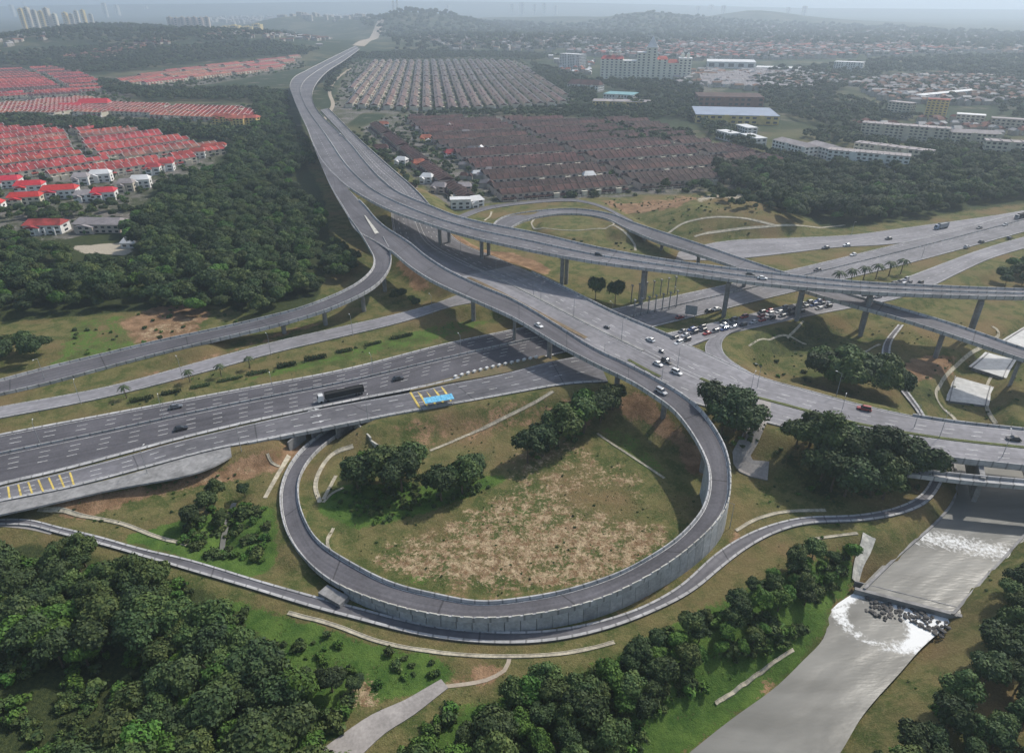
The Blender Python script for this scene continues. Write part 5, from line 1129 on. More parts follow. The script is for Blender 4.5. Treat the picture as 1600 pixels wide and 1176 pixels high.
# palms
def palm(px, py, h, label, group, first=[None]):
    p = G(px, py)
    if first[0] is None:
        mbt = MB(); mbt.cyl((0, 0, -.5), (0, 0, 7), .26, .17, 7); mc = MB(); r = random.Random(4)
        for k in range(15):
            a = k * 2.4; el = r.uniform(.05, .9); pts = []
            for i in range(6):
                t = i / 5; pts.append(Vector((math.cos(a) * t * 3.4 * math.cos(el * .5), math.sin(a) * t * 3.4 * math.cos(el * .5), 7 + math.sin(el) * 2.4 * t - 2.6 * t * t)))
            sd = Vector((-math.sin(a), math.cos(a), 0))
            for i in range(5):
                w0 = .5 * math.sin(math.pi * (.15 + i / 5 * .85)); w1 = .5 * math.sin(math.pi * min(1, .15 + (i + 1) / 5 * .85)); dn = Vector((0, 0, -.22))
                mc.add([pts[i] + sd * w0 + dn, pts[i], pts[i + 1], pts[i + 1] + sd * w1 + dn], [(0, 1, 2, 3)]); mc.add([pts[i], pts[i] - sd * w0 + dn, pts[i + 1] - sd * w1 + dn, pts[i + 1]], [(0, 1, 2, 3)])
        first[0] = (mbt.mesh('trunk', M['wood']), mc.mesh('crown', M['leaf_palm']))
    e = empty('palm_tree', p, random.uniform(0, 6), label, 'palm', group); e.scale = (h / 8.0,) * 3; link('trunk', first[0][0], e); link('crown', first[0][1], e)
for px_, py_, lb in ((198,622,'palm in the verge nearest the left end, beside the frontage road'),(297,597,'palm in the verge second from the left'),(346,588,'slender palm in the verge between the second and the largest'),(391,576,'largest palm of the verge, beside the frontage road')): palm(px_, py_, 6.6, lb, 'palms in the verge')
for k, px_ in enumerate((1308, 1328, 1348, 1368, 1388, 1407)):
    palm(px_, 448 - k * 4.0, 10.5, 'palm of the row on the grass island beyond the viaduct, number %s from the left' % ('one','two','three','four','five','six')[k], 'palms on the island beyond the viaduct')

# ------------------------------------------------------------------ houses
TC = {}
def terrace(n, roof, wall, porch=True, uw=6.4, dp=13.0, h=6.2, rh=2.7, tag_=''):
    key = (n, roof, wall, uw, dp)
    if key in TC: return TC[key]
    L = n * uw; r = random.Random(n * 7 + len(roof)); a = MB(); a.box((0, 0, h / 2 - 1), (L, dp, h + 2)); 
    if porch:
        a.box((0, -dp / 2 - 2.2, 1.2), (L, .2, .9)); 
    b = MB(); b.gable((0, 0, h + .02), L, dp, rh, .3)
    f = MB()
    for i in range(n + 1): 
        x = -L / 2 + i * uw
        f.add([(x - .14, -dp / 2 - .4, h - .1), (x + .14, -dp / 2 - .4, h - .1), (x + .14, 0, h + rh + .45), (x - .14, 0, h + rh + .45), (x - .14, dp / 2 + .4, h - .1), (x + .14, dp / 2 + .4, h - .1), (x - .14, -dp / 2 - .4, h + .5), (x + .14, -dp / 2 - .4, h + .5), (x - .14, dp / 2 + .4, h + .5), (x + .14, dp / 2 + .4, h + .5)],
              [(0, 1, 7, 6), (6, 7, 2, 3), (3, 2, 9, 8), (8, 9, 5, 4), (0, 6, 3), (1, 2, 7), (3, 8, 4, 0), (2, 1, 5, 9)])
        if porch: f.box((x, -dp / 2 - 1.2, 1.2), (.22, 2.4, 3.4))
    w_ = MB(); pr = MB()
    for i in range(n):
        x = -L / 2 + (i + .5) * uw
        for s_ in (-1, 1):
            for zz, ww in ((4.5, 2.6), (1.5, 3.4)): w_.box((x + r.uniform(-.5, .5), s_ * (dp / 2 + .03), zz), (ww, .1, 1.5))
        if porch and r.random() < .8: pr.add([(x - 2.9, -dp / 2 - 2.3, 2.8), (x + 2.9, -dp / 2 - 2.3, 2.8), (x + 2.9, -dp / 2, 3.6), (x - 2.9, -dp / 2, 3.6), (x - 2.9, -dp / 2 - 2.3, 2.65), (x + 2.9, -dp / 2 - 2.3, 2.65)], [(0, 1, 2, 3), (4, 5, 1, 0)])
        if r.random() < .3: w_.cyl((x, 2.5, h + 1.5), (x, 2.5, h + 2.9), .6, .6, 6)
    out = [('wall', a.mesh('wall', M[wall])), ('roof', b.mesh('roof', M[roof])), ('party_wall', f.mesh('party_wall', M['wall_white' if wall != 'wall_pink' else 'wall_dark'])), ('window', w_.mesh('window', M['glass']))]
    if porch:
        gp = MB()
        for i in range(n):
            x = -L / 2 + (i + .5) * uw
            if r.random() < .75: gp.box((x + r.uniform(-1, 1), -dp / 2 - 4.2, .9), (r.uniform(1.2, 3.4), .3, 2.2))
            if r.random() < .12: gp.box((x, -dp / 2 - 1.6, 2.2), (uw * .8, 3.0, 4.6))
            if r.random() < .1: gp.box((x, dp / 2 + 1.4, 1.8), (uw * .8, 2.8, 4.2))
        out.append(('front_wall', gp.mesh('front_wall', M['wall_cream'])))
    if porch and pr.v: out.append(('porch_roof', pr.mesh('porch_roof', M[roof])))
    TC[key] = out; return out
TER = {}
def put_row(x, y, rz, n, roof, wall, label, group, flip=False, **k):
    e = empty('terrace_row', (x, y, gz(x, y)), rz + (math.pi if flip else 0), label, 'terraced houses', group)
    for nm, me in terrace(n, roof, wall, **k):
        o = link(nm, me, e)
        if nm in ('party_wall', 'window', 'porch_roof', 'front_wall'): o['kind'] = 'stuff'
    TER.setdefault(group, []).append(e)
def estate(poly, a, b, pitch, roof, wall, label, group, rs, pair=17, nmax=16, uw=6.4, gap=9, z=5, jit=0, **k):
    r = random.Random(rs); W = np.array(wpoly(poly, z)); A = G(*a)[:2]; B = G(*b)[:2]; u = (B - A) / np.linalg.norm(B - A); v = np.array([-u[1], u[0]]); rz = math.atan2(u[1], u[0])
    U = W @ u; Vv = W @ v; cnt = 0
    if v[1] < 0: face = True
    else: face = False
    off = Vv.min() + pitch * .4; row = 0
    while off < Vv.max():
        for side in ((0, 1) if pair < 100 else (0,)):
            o2 = off + (pair if side else 0); s = U.min() + r.uniform(0, 40)
            ss = np.arange(U.min(), U.max(), uw); ins = inpoly(ss * u[0] + o2 * v[0], ss * u[1] + o2 * v[1], W); i = 0
            while i < len(ss):
                if not ins[i]: i += 1; continue
                j = i
                while j < len(ss) and ins[j] and j - i < nmax: j += 1
                n = j - i
                if n >= 3:
                    n_ = n - (n % 2) if n > 5 else n; c = (ss[i] + n_ * uw / 2) * u + o2 * v
                    rf = roof if isinstance(roof, str) else r.choice(roof)
                    put_row(c[0], c[1], rz, n_, rf, wall, label, group, flip=(side == 1), uw=uw, **k); cnt += 1
                i = j + int(gap / uw) + 1
        off += pitch; row += 1
    return cnt
cnt = 0
cnt += estate([(632,188),(1010,193),(1075,222),(1225,262),(1200,272),(1130,290),(1090,297),(940,305),(782,316),(730,262),(655,215)], (800,287), (1050,268), 54, ['roof_brown', 'roof_umber', 'roof_brown'], 'wall_pink', 'long terrace with dark brown roofs in the brown estate right of the viaduct', 'terraces of the brown estate', 1, pair=21, nmax=18, dp=15, rh=3.0)
cnt += estate([(580,202),(600,198),(660,245),(705,285),(735,318),(712,318),(660,275),(610,232)], (600,212), (720,310), 26, 'roof_brown', 'wall_pink', 'brown roofed terrace running beside the right parapet of the viaduct', 'terraces beside the viaduct', 2, pair=400, nmax=12, dp=14)
cnt += estate([(-60,205),(120,203),(190,207),(300,222),(352,232),(350,246),(290,262),(235,272),(150,280),(-60,285)], (0,262), (287,223), 54, ['cap_red', 'cap_red', 'roof_faded', 'cap_red'], 'wall_cream', 'long terrace with faded red roofs and cream walls in the left estate', 'terraces of the left red estate', 3, pair=22, nmax=14, dp=12.5, uw=7.2)
cnt += estate([(-120,172),(40,166),(90,160),(130,158),(190,166),(400,174),(402,190),(330,192),(200,182),(60,182),(-120,186)], (200,176), (400,184), 34, ['roof_orange', 'cap_red'], 'wall_cream', 'orange red roofed terrace behind the long tree belt', 'terraces behind the tree belt', 4, pair=17, nmax=14, dp=14, uw=8)
cnt += estate([(-200,112),(100,108),(140,122),(160,145),(100,155),(-200,160)], (0,140), (120,134), 62, ['cap_red', 'roof_brown'], 'wall_cream', 'hazy dark red terrace at the far left', 'far left terraces', 5, pair=24, nmax=16, dp=14, uw=8)
cnt += estate([(175,128),(300,108),(400,98),(470,88),(455,100),(430,112),(300,128),(200,136)], (180,130), (450,98), 66, ['cap_red', 'roof_orange'], 'wall_cream', 'hazy red roofed terrace left of the viaduct bend', 'terraces left of the bend', 6, pair=24, nmax=14, dp=14, uw=8)
cnt += estate([(540,170),(552,130),(585,97),(800,97),(835,118),(870,140),(895,165),(700,176)], (722,170), (700,105), 20, 'roof_tan', 'wall_cream', 'tan roofed terrace in the estate beyond the brown one', 'terraces of the tan estate', 7, pair=400, nmax=12, dp=11, uw=9, gap=12, rh=2.6)
cnt += estate([(1085,120),(1180,112),(1262,122),(1260,140),(1100,138)], (1090,130), (1250,134), 60, 'roof_grey', 'wall_white', 'pale grey roofed row behind the factory', 'pale rows behind the factory', 8, pair=22, nmax=12, dp=14, uw=10)
cnt += estate([(1100,240),(1150,232),(1240,268),(1230,280),(1170,262)], (1150,250), (1230,275), 40, 'roof_brown', 'wall_pink', 'brown roofed terrace at the far right corner of the brown estate', 'corner terraces', 9, pair=18, nmax=8)
TS = {'terraces of the brown estate': 'brown roofed terrace, {c} from left in the {row} of the brown estate', 'terraces beside the viaduct': 'brown terrace beside the viaduct parapet, {c} from left in the {row}', 'terraces of the left red estate': 'faded red roofed terrace, {c} from left in the {row} of the left estate',
 'terraces behind the tree belt': 'orange red terrace behind the tree belt, {c} from left in the {row}', 'far left terraces': 'hazy dark red terrace at far left, {c} from left in the {row}', 'terraces left of the bend': 'hazy red terrace left of the viaduct bend, {c} from left in the {row}',
 'terraces of the tan estate': 'tan roofed terrace, {c} from left in the {row} of the tan estate', 'pale rows behind the factory': 'pale grey roofed row behind the factory, {c} from left in the {row}', 'corner terraces': 'brown terrace at the estate corner, {c} from left in the {row}'}
print('TERRACES', {k: len(v) for k, v in TER.items()})
for g_, L_ in TER.items(): in_rows(L_, TS[g_], 6 if len(L_) < 150 else 12)
# detached and semi detached houses
def house(px, py, w_, d_, h, rz, roof, wall, label, rh=3.2, hip=2.5, group=None, cat='house', wing=True, name='house', z=None):
    p = G(px, py); e = empty(name, p, rz, label, cat, group)
    a = MB(); a.box((0, 0, h / 2 - 1), (w_, d_, h + 2)); 
    if wing: a.box((-w_ * .22, -d_ / 2 - 1.6, h * .4 - 1), (w_ * .38, 3.2, h * .8 + 2))
    a.build('wall', M[wall], e)
    b = MB(); b.gable((0, 0, h + .02), w_, d_, rh, .6, hip); b.build('roof', M[roof], e)
    if wing:
        b = MB(); q = (-w_ * .22, -d_ / 2 - 1.6); l = w_ * .19 + .4; zz = h * .8 + .02
        b.add([(q[0] - l, q[1] - 2.0, zz), (q[0] + l, q[1] - 2.0, zz), (q[0] + l, q[1] + 2.4, zz), (q[0] - l, q[1] + 2.4, zz), (q[0], q[1] - 2.0, zz + 1.6), (q[0], q[1] + 2.4, zz + 1.6)], [(0, 1, 4), (1, 2, 5, 4), (3, 0, 4, 5), (2, 3, 5), (0, 3, 2, 1)]); b.build('porch_roof', M[roof], e)
    n = max(2, int(w_ / 4.5))
    for i in range(n):
        x = -w_ / 2 + (i + .5) * w_ / n
        for zz in np.arange(1.6, h - .6, 3.0):
            m_ = MB(); yy = -d_ / 2 - .04 if not (wing and abs(x + w_ * .22) < w_ * .2 and zz < h * .8) else -d_ / 2 - 3.24
            m_.box((x, yy, zz), (w_ / n * .5, .12, 1.5)); m_.build('window', M['glass'], e)
    for zz in np.arange(1.6, h - .6, 3.0):
        m_ = MB(); m_.box((w_ / 2 + .04, 0, zz), (.12, d_ * .35, 1.4)); m_.build('window', M['glass'], e)
    return e
hz_ = R_(14)
house(12,292,24,13,7,hz_,'roof_vivid','wall_white','vivid red roofed pair of houses at the left edge, upper one'); house(50,300,22,12,7,hz_,'roof_vivid','wall_white','vivid red roofed pair, second from the left edge'); house(43,318,24,11,6.5,hz_,'roof_vivid','wall_cream','vivid red roofed pair in front, left of the big bush')
house(97,308,27,13,7.5,hz_,'roof_vivid','wall_white','widest vivid red roofed pair in the front row'); house(166,312,18,12,7.5,hz_,'roof_vivid','wall_white','vivid red roofed house standing right of the others'); house(-4,330,12,10,7,hz_,'roof_vivid','wall_white','vivid red roofed house cut by the left edge, lowest one')
house(134,314,14,9,6,hz_,'roof_grey','wall_white','white box shaped house between two vivid red roofs'); e = house(76,362,26,13,6.5,R_(3),'cap_red','wall_white','dark red roofed villa with white columns among trees at the left')
mb = MB()
for k in range(4): m_ = MB(); m_.cyl((-11 + k * 7, -9.6, -.5), (-11 + k * 7, -9.6, 5), .55, .55, 8); m_.build('column', M['wall_white'], e)
house(162,360,34,15,6.5,R_(-3),'roof_grey','wall_pink','wide grey roofed villa with patches of red, right of the columned one'); house(205,385,10,7,3.4,0,'roof_white','wall_white','small white shed on the bare pale lot', wing=False); 
p = G(442,357); tag(house(443,358,14,4,2.5,R_(4),'roof_white','wall_white','narrow white roof showing in the dark forest', wing=False, rh=.6), None)
rr = random.Random(8)
for k, (a, b, rf, wl_) in enumerate([(130,288,'roof_grey','wall_white'),(160,283,'roof_white','wall_white'),(200,298,'roof_grey','wall_cream'),(222,292,'roof_white','wall_white'),(242,272,'cap_red','wall_white'),(262,266,'cap_red','wall_white'),(330,240,'cap_red','wall_white'),(345,238,'cap_red','wall_white'),(310,247,'cap_red','wall_white'),(292,252,'cap_red','wall_cream')]):
    house(a, b, rr.uniform(12, 18), 11, 7.5, hz_, rf, wl_, ['grey roofed white house behind the vivid red roofs','flat white roofed house behind the vivid red roofs','grey roofed cream house right of the lone vivid red roof','white roofed house right of the lone vivid red roof','white walled house at the front corner of the left estate','second white walled house at the corner of the left estate','white gabled house near the right tip of the left estate','last white gabled house at the right tip of the left estate','white house third from the right tip of the left estate','cream house fourth from the right tip of the left estate'][k])
for k, (a, b) in enumerate([(352,196),(372,199),(392,198)]): house(a, b, 25, 15, 12, R_(-8), 'roof_orange', 'wall_yellow', ['orange roofed yellow house, left of the three at the belt end','orange roofed yellow house, middle of the three at the belt end','orange roofed yellow house, rightmost of the three, by the forest'][k])
house(150,170,44,20,9,R_(10),'roof_vivid','wall_white','large bright red roofed hall beyond the tree belt', rh=6); house(112,172,34,16,7,R_(8),'roof_vivid','wall_cream','long bright red roof left of the large red hall')
e = house(720,325,16,9,8,R_(6),'roof_white','wall_white','small bright white block beside the viaduct with a grid of windows', wing=False, rh=.8, hip=0)
for k, (a, b, rf, wl_, lb) in enumerate([(666,222,'roof_orange','wall_yellow','orange house with yellow wall between the terraces near the viaduct'),(704,246,'cap_red','wall_white','pink walled red roofed house inside the brown estate edge'),(628,258,'roof_white','wall_white','small bright white house close to the viaduct parapet'),(668,285,'roof_white','wall_white','white domed roof house beside the viaduct'),(655,262,'roof_orange','wall_pink','orange house between the viaduct and the brown terraces'),(688,300,'roof_grey','wall_pink','grey roofed house nearest the viaduct merge'),
   (742,322,'roof_white','wall_white','long white roofed shed at the corner of the brown estate'),(920,282,'roof_white','wall_white','white house standing out among the brown roofs'),(725,300,'roof_grey','wall_pink','grey roofed house at the left tip of the brown estate'),(600,200,'roof_orange','wall_white','small orange and white house at the top end of the viaduct terrace'),(1190,268,'roof_grey','wall_white','grey roofed shed at the right corner of the brown estate'),(595,238,'roof_brown','wall_pink','brown house alone between parapet and terrace'),(640,300,'roof_brown','wall_pink','brown roofed cottage hugging the parapet'),(683,216,'roof_brown','wall_white','brown house at the upper edge of the estate garden')]):
    house(a, b, rr.uniform(11, 17), 9, 5.5, R_(rr.uniform(-30, 30)), rf, wl_, lb)
# larger buildings: front-left and front-right base pixels, depth, height
def block(name, a, b, depth, h, wall, roof, label, cat='apartment block', floors=None, bay=5.0, rkind='flat', rh=3, win=True, ribs=0, z=None, over=.6):
    A = G(*a); B = G(*b); u = (B - A)[:2]; L = np.linalg.norm(u); u /= L; v = np.array([-u[1], u[0]]); 
    if v[1] < 0: v = -v
    c = (A + B)[:2] / 2 + v * depth / 2; zb = min(A[2], B[2], gz(*c)); rz = math.atan2(u[1], u[0]); e = empty(name, (c[0], c[1], zb), rz, label, cat)
    m_ = MB(); m_.box((0, 0, h / 2 - 2), (L, depth, h + 4)); m_.build('wall', M[wall], e)
    m_ = MB()
    if rkind == 'flat': m_.box((0, 0, h + .35), (L + over, depth + over, .7))
    elif rkind == 'gable': m_.gable((0, 0, h + .02), L, depth, rh, over, min(L * .08, 4))
    elif rkind == 'saw':
        n = max(2, int(L / 16))
        for i in range(n): m_.gable((-L / 2 + (i + .5) * L / n, 0, h + .02 + (i % 2) * .04), L / n * .5, depth, .1, 0); 
        m_.box((0, 0, h + .5), (L + over, depth + over, .8))
    m_.build('roof', M[roof], e)
    if ribs:
        m_ = MB()
        for i in range(ribs): m_.box((-L / 2 + (i + .5) * L / ribs, 0, h + .9), (L / ribs * .12, depth * .9, .9))
        o = m_.build('roof_rib', M['roof_grey'], e); o['kind'] = 'stuff'
    if win:
        fl = floors or max(1, int(h / 3.2)); nb = max(2, int(L / bay)); m_ = MB()
        for f in range(fl):
            zz = (f + .55) * h / fl
            for i in range(nb):
                if (i % 5) == 4 and nb > 8: continue
                m_.box((-L / 2 + (i + .5) * L / nb, -depth / 2 - .05, zz), (L / nb * .55, .25, h / fl * .5))
            nd = max(1, int(depth / bay))
            for i in range(nd):
                for s_ in (-1, 1): m_.box((s_ * (L / 2 + .05), -depth / 2 + (i + .5) * depth / nd, zz), (.25, depth / nd * .5, h / fl * .5))
        o = m_.build('window', M['glass'], e); o['kind'] = 'stuff'
        if nb > 8:
            m_ = MB()
            for i in range(4, nb, 5): m_.box((-L / 2 + (i + .5) * L / nb, -depth / 2 - .5, h / 2), (L / nb * .7, 1.0, h + 1.5))
            o = m_.build('stair_bay', M[wall], e); o['kind'] = 'stuff'
    return e
block('apartment_block',(1288,262),(1415,274),15,17,'wall_white','roof_grey','long pale apartment block with balconies just above the right forest',ribs=14)
block('apartment_block',(1330,246),(1448,262),14,15,'wall_cream','roof_grey','grey roofed block stepping back behind the long pale apartment block',ribs=8)
block('apartment_block',(1205,234),(1255,247),18,11,'wall_white','roof_grey','low pale block with grey roof beside the dark tree line, left one',rkind='gable')
block('apartment_block',(1258,240),(1292,250),18,11,'wall_white','roof_grey','low pale block with grey roof beside the dark tree line, right one',rkind='gable')
block('apartment_block',(1342,215),(1478,226),16,17,'wall_cream','roof_grey','long grey apartment block in the middle of the right side',ribs=10)
block('apartment_block',(1482,228),(1560,232),16,15,'wall_cream','roof_grey','grey apartment block with slanting roof further right',rkind='gable')
block('apartment_block',(1532,250),(1700,262),16,19,'wall_cream','roof_grey','apartment block cut by the right edge',ribs=10)
block('shed',(1352,232),(1392,244),12,5,'wall_white','roof_white','small white roofed shed between the apartment blocks','shed',win=False)
block('factory',(1086,192),(1216,196),85,11,'wall_yellow','roof_blue','large factory with pale blue roof and yellow walls','factory',floors=2,bay=9)
block('factory_hall',(1090,166),(1192,168),60,14,'wall_brown','roof_brown','brown hall behind the blue roofed factory','hall',floors=2,bay=9)
block('office_building',(1148,208),(1166,214),14,10,'wall_white','roof_white','small white building right of the factory','building')
block('office_building',(1118,216),(1140,222),14,9,'wall_white','roof_white','white house in front of the factory, left one','building')
block('office_building',(1155,222),(1180,230),14,9,'wall_white','roof_white','white house in front of the factory, right one','building')
block('apartment_block',(874,108),(905,110),25,34,'wall_white','roof_white','pale grey tower like block above the tan estate',cat='tower block')
block('school',(886,142),(934,145),25,12,'wall_white','roof_brown','white fronted building with wide brown roof',cat='school',rkind='gable',rh=8)
block('hall',(925,168),(1015,170),30,9,'wall_yellow','roof_grey','low yellowish hall in front of the teal roof','hall',floors=2)
block('hall',(942,158),(988,160),40,11,'wall_white','roof_teal','building with a teal green roof','hall',floors=2)
block('warehouse',(1104,106),(1180,109),90,16,'wall_white','roof_white','long white warehouse beyond the hotel','warehouse',floors=1,bay=20)
block('warehouse',(1180,112),(1250,115),50,10,'wall_white','roof_white','lower white warehouse right of the long one','warehouse',floors=1,bay=20)
block('office_building',(1300,114),(1345,116),30,24,'wall_white','roof_white','square white building alone among trees','building')
block('apartment_block',(1442,186),(1476,188),16,26,'wall_yellow','roof_orange','yellow apartment building at the right','apartment block')
block('apartment_block',(1383,182),(1418,186),16,20,'wall_cream','roof_grey','cream block left of the yellow apartment building','apartment block')
block('apartment_block',(1490,196),(1535,199),16,14,'wall_cream','roof_white','pale low block right of the yellow apartment building','apartment block')
block('apartment_block',(1545,200),(1600,204),16,12,'wall_cream','roof_grey','greenish pale block near the right edge','apartment block')
block('apartment_block',(1440,160),(1530,150),16,10,'wall_white','roof_white','long white row crossing the right houses','row building')
# hotel: stepped white masses with a pyramid roofed tower
def hotel():
    A = G(937, 124); B = G(1078, 126); u = (B - A)[:2]; L = np.linalg.norm(u); u /= L; v = np.array([-u[1], u[0]]); c = (A + B)[:2] / 2 + v * 18; e = empty('grand_hotel', (c[0], c[1], A[2] - 1), math.atan2(u[1], u[0]), 'large white stepped hotel with a pyramid topped tower and red roofed wings', 'hotel')
    segs = [(0, .25, 40, 'cap_red'), (.25, .40, 36, 'roof_white'), (.40, .50, 52, 'roof_white'), (.50, .62, 62, 'roof_white'), (.62, .74, 40, 'cap_red'), (.74, .86, 34, 'cap_red'), (.86, 1.0, 42, 'roof_white')]
    for a, b, h, rf in segs:
        x = (a + b) / 2 * L - L / 2; w_ = (b - a) * L; m_ = MB(); m_.box((x, 0, h / 2 - 4), (w_ - .02, 36 - 6 * (rf == 'cap_red'), h + 8)); wg = m_.build('wing', M['wall_bright'], e)
        m_ = MB(); (m_.gable((x, 0, h + .02), w_, 30, 6, .5, 4) if rf == 'cap_red' else m_.box((x, 0, h + .6), (w_ + 1, 37, 1.2))); m_.build('roof', M[rf], wg)
        m_ = MB()
        for f in range(int(h / 5)):
            for i in range(int(w_ / 8)): m_.box((x - w_ / 2 + (i + .5) * w_ / int(w_ / 8), -(18 - 3 * (rf == 'cap_red')) - .1, 4 + f * 5), (4, .4, 2.4))
        o = m_.build('window', M['glass'], wg); o['kind'] = 'stuff'
    x = .56 * L - L / 2; m_ = MB(); m_.add([(x - 11, -11, 63.3), (x + 11, -11, 63.3), (x + 11, 11, 63.3), (x - 11, 11, 63.3), (x, 0, 84)], [(0, 1, 4), (1, 2, 4), (2, 3, 4), (3, 0, 4), (0, 3, 2, 1)]); m_.build('pyramid_roof', M['roof_white'], e)
    for fx, zz in ((.1, 46), (.2, 46), (.9, 43.3), (.96, 43.3)):
        m_ = MB(); x = fx * L - L / 2; m_.box((x, 0, zz + 3), (6, 6, 6)); m_.add([(x - 4, -4, zz + 6.02), (x + 4, -4, zz + 6.02), (x + 4, 4, zz + 6.02), (x - 4, 4, zz + 6.02), (x, 0, zz + 11)], [(0, 1, 4), (1, 2, 4), (2, 3, 4), (3, 0, 4), (0, 3, 2, 1)]); m_.build('turret', M['wall_bright'], e)
hotel()
# far tower blocks
def tower(px, pb, pt, wpx, wall, label, group=None, D=None):
    p = G(px, pb); D_ = np.linalg.norm(p[:2]); Hh = 0
    d = FW + (px - 800) / F * RT + (588 - pt) / F * UP; t = p[1] / d[1]; top = (CP + d * t)[2]; w_ = wpx / F * p[1]; h = max(20, top - p[2])
    e = empty('tower_block', p, R_(random.uniform(-15, 15)), label, 'tower block', group); m_ = MB(); m_.box((0, 0, h / 2 - 5), (w_ * .86, w_ * .7, h + 10)); m_.box((0, 0, h + 2), (w_ * .3, w_ * .3, 5)); m_.box((-w_ * .3, -w_ * .37, h / 2), (w_ * .16, w_ * .1, h)); m_.box((w_ * .3, -w_ * .37, h / 2), (w_ * .16, w_ * .1, h)); m_.build('wall', M[wall], e)
    m_ = MB(); nf = max(4, int(h / 9))
    for f in range(nf): m_.box((0, -w_ * .35 - .2, (f + .5) * h / nf), (w_ * .36, .6, h / nf * .45))
    m_.build('window', M['glass'], e)
for k, (x, b, t, w_) in enumerate([(42,50,14,7),(52,52,12,8),(62,52,16,7),(72,50,18,8),(82,52,13,8),(92,52,22,7),(108,48,20,7),(117,48,22,6),(126,48,17,6),(136,46,16,6),(146,44,22,6)]):
    tower(x, b, t, w_, 'wall_cream' if k % 3 else 'wall_yellow', 'hazy cream tower block, %s from the left in the far left cluster' % ORD[k], 'towers of the far left cluster')
for k in range(7): tower(270 + k * 9.5, 52, 27 + (k % 2), 8, 'wall_pink', 'brownish slab tower, %s from the left in the tight row beyond the ridge' % ORD[k], 'row of slab towers')
for k, (x, b, t, w_) in enumerate([(352,50,42,14),(368,53,40,18),(388,54,42,16),(404,52,38,14)]): tower(x, b, t, w_, 'wall_yellow', ['low orange block right of the slab towers','second low orange block right of the slab towers','third low orange block right of the slab towers','fourth and tallest low orange block right of the slab towers'][k])
for k, (x, b, t, w_) in enumerate([(616,30,2,4),(622,31,0,3),(40,18,3,5),(20,20,8,6),(800,22,6,6),(815,23,4,7),(835,22,7,6),(850,23,5,5),(868,22,9,6),(1090,22,10,6),(1110,20,8,7),(1130,19,9,6),(1230,26,12,6),(1255,28,10,7),(700,24,8,5),(165,20,5,6),(185,22,8,6),(230,20,10,5)]):
    tower(x, b, t, w_, 'wall_cream', 'faint hazy skyline tower ' + ('far left' if x < 300 else 'above the viaduct end' if x < 640 else 'above the central hill' if x < 750 else 'above the hotel' if x < 1000 else 'on the right hills') + ', %s skyline tower from the left' % ORD[sorted([616,622,40,20,800,815,835,850,868,1090,1110,1130,1230,1255,700,165,185,230]).index(x)], 'skyline towers')
# uncountable far houses
def suburb(poly, n, label, rs, cols, s=(8, 16), hh=(5, 9), z=5):
    r = np.random.default_rng(rs); W = np.array(wpoly(poly, z)); x0, y0 = W.min(0); x1, y1 = W.max(0); X = r.uniform(x0, x1, n * 4); Y = r.uniform(y0, y1, n * 4); ok = inpoly(X, Y, W); X = X[ok][:n]; Y = Y[ok][:n]
    mb = MB()
    for x, y in zip(X, Y):
        a = r.uniform(-.3, .3) + r.integers(0, 2) * 1.57; w_ = r.uniform(*s); d_ = r.uniform(*s) * .7; h = r.uniform(*hh); g = gz(x, y); c, sn_ = math.cos(a), math.sin(a); k = int(r.integers(0, len(cols)))
        mb.m = 0; mb.box((x, y, g + h / 2 - 2), (w_, d_, h + 4), a)
        mb.m = 1 + k; b0 = MB(); b0.gable((0, 0, h + .02), w_, d_, 2.6, .4, 1.5); mb.add([(x + p[0] * c - p[1] * sn_, y + p[0] * sn_ + p[1] * c, g + p[2]) for p in b0.v], b0.f)
    o = mb.build('distant_houses', [M['wall_far']] + [M[c] for c in cols]); return tag(o, label, 'houses', kind='stuff')
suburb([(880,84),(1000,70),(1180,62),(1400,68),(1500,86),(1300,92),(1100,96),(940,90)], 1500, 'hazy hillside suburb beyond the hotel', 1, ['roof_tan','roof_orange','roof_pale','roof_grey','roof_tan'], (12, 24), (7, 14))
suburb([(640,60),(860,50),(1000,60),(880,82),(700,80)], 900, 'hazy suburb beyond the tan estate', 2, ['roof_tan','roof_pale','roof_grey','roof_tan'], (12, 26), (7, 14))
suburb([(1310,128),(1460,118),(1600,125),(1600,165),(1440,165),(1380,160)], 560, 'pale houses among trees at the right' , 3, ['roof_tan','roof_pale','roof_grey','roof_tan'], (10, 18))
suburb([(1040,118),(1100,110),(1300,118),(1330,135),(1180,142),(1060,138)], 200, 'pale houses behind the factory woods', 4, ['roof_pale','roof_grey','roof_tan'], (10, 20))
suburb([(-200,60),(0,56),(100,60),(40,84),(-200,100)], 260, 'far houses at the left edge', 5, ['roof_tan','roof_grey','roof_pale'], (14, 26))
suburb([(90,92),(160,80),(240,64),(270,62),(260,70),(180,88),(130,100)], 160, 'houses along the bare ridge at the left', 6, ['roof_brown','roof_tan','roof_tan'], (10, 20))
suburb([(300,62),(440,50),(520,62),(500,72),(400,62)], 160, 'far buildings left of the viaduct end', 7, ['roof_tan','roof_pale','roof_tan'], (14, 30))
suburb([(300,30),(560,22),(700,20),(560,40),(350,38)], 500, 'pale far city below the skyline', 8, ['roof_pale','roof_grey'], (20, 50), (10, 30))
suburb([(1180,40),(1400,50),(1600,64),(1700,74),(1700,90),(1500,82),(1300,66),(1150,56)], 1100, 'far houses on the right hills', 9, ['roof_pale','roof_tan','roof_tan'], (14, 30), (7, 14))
suburb([(0,12),(300,6),(700,8),(900,12),(900,18),(600,18),(200,22),(0,25)], 900, 'faint distant city', 10, ['roof_pale','roof_grey','roof_tan'], (40, 110), (20, 60))
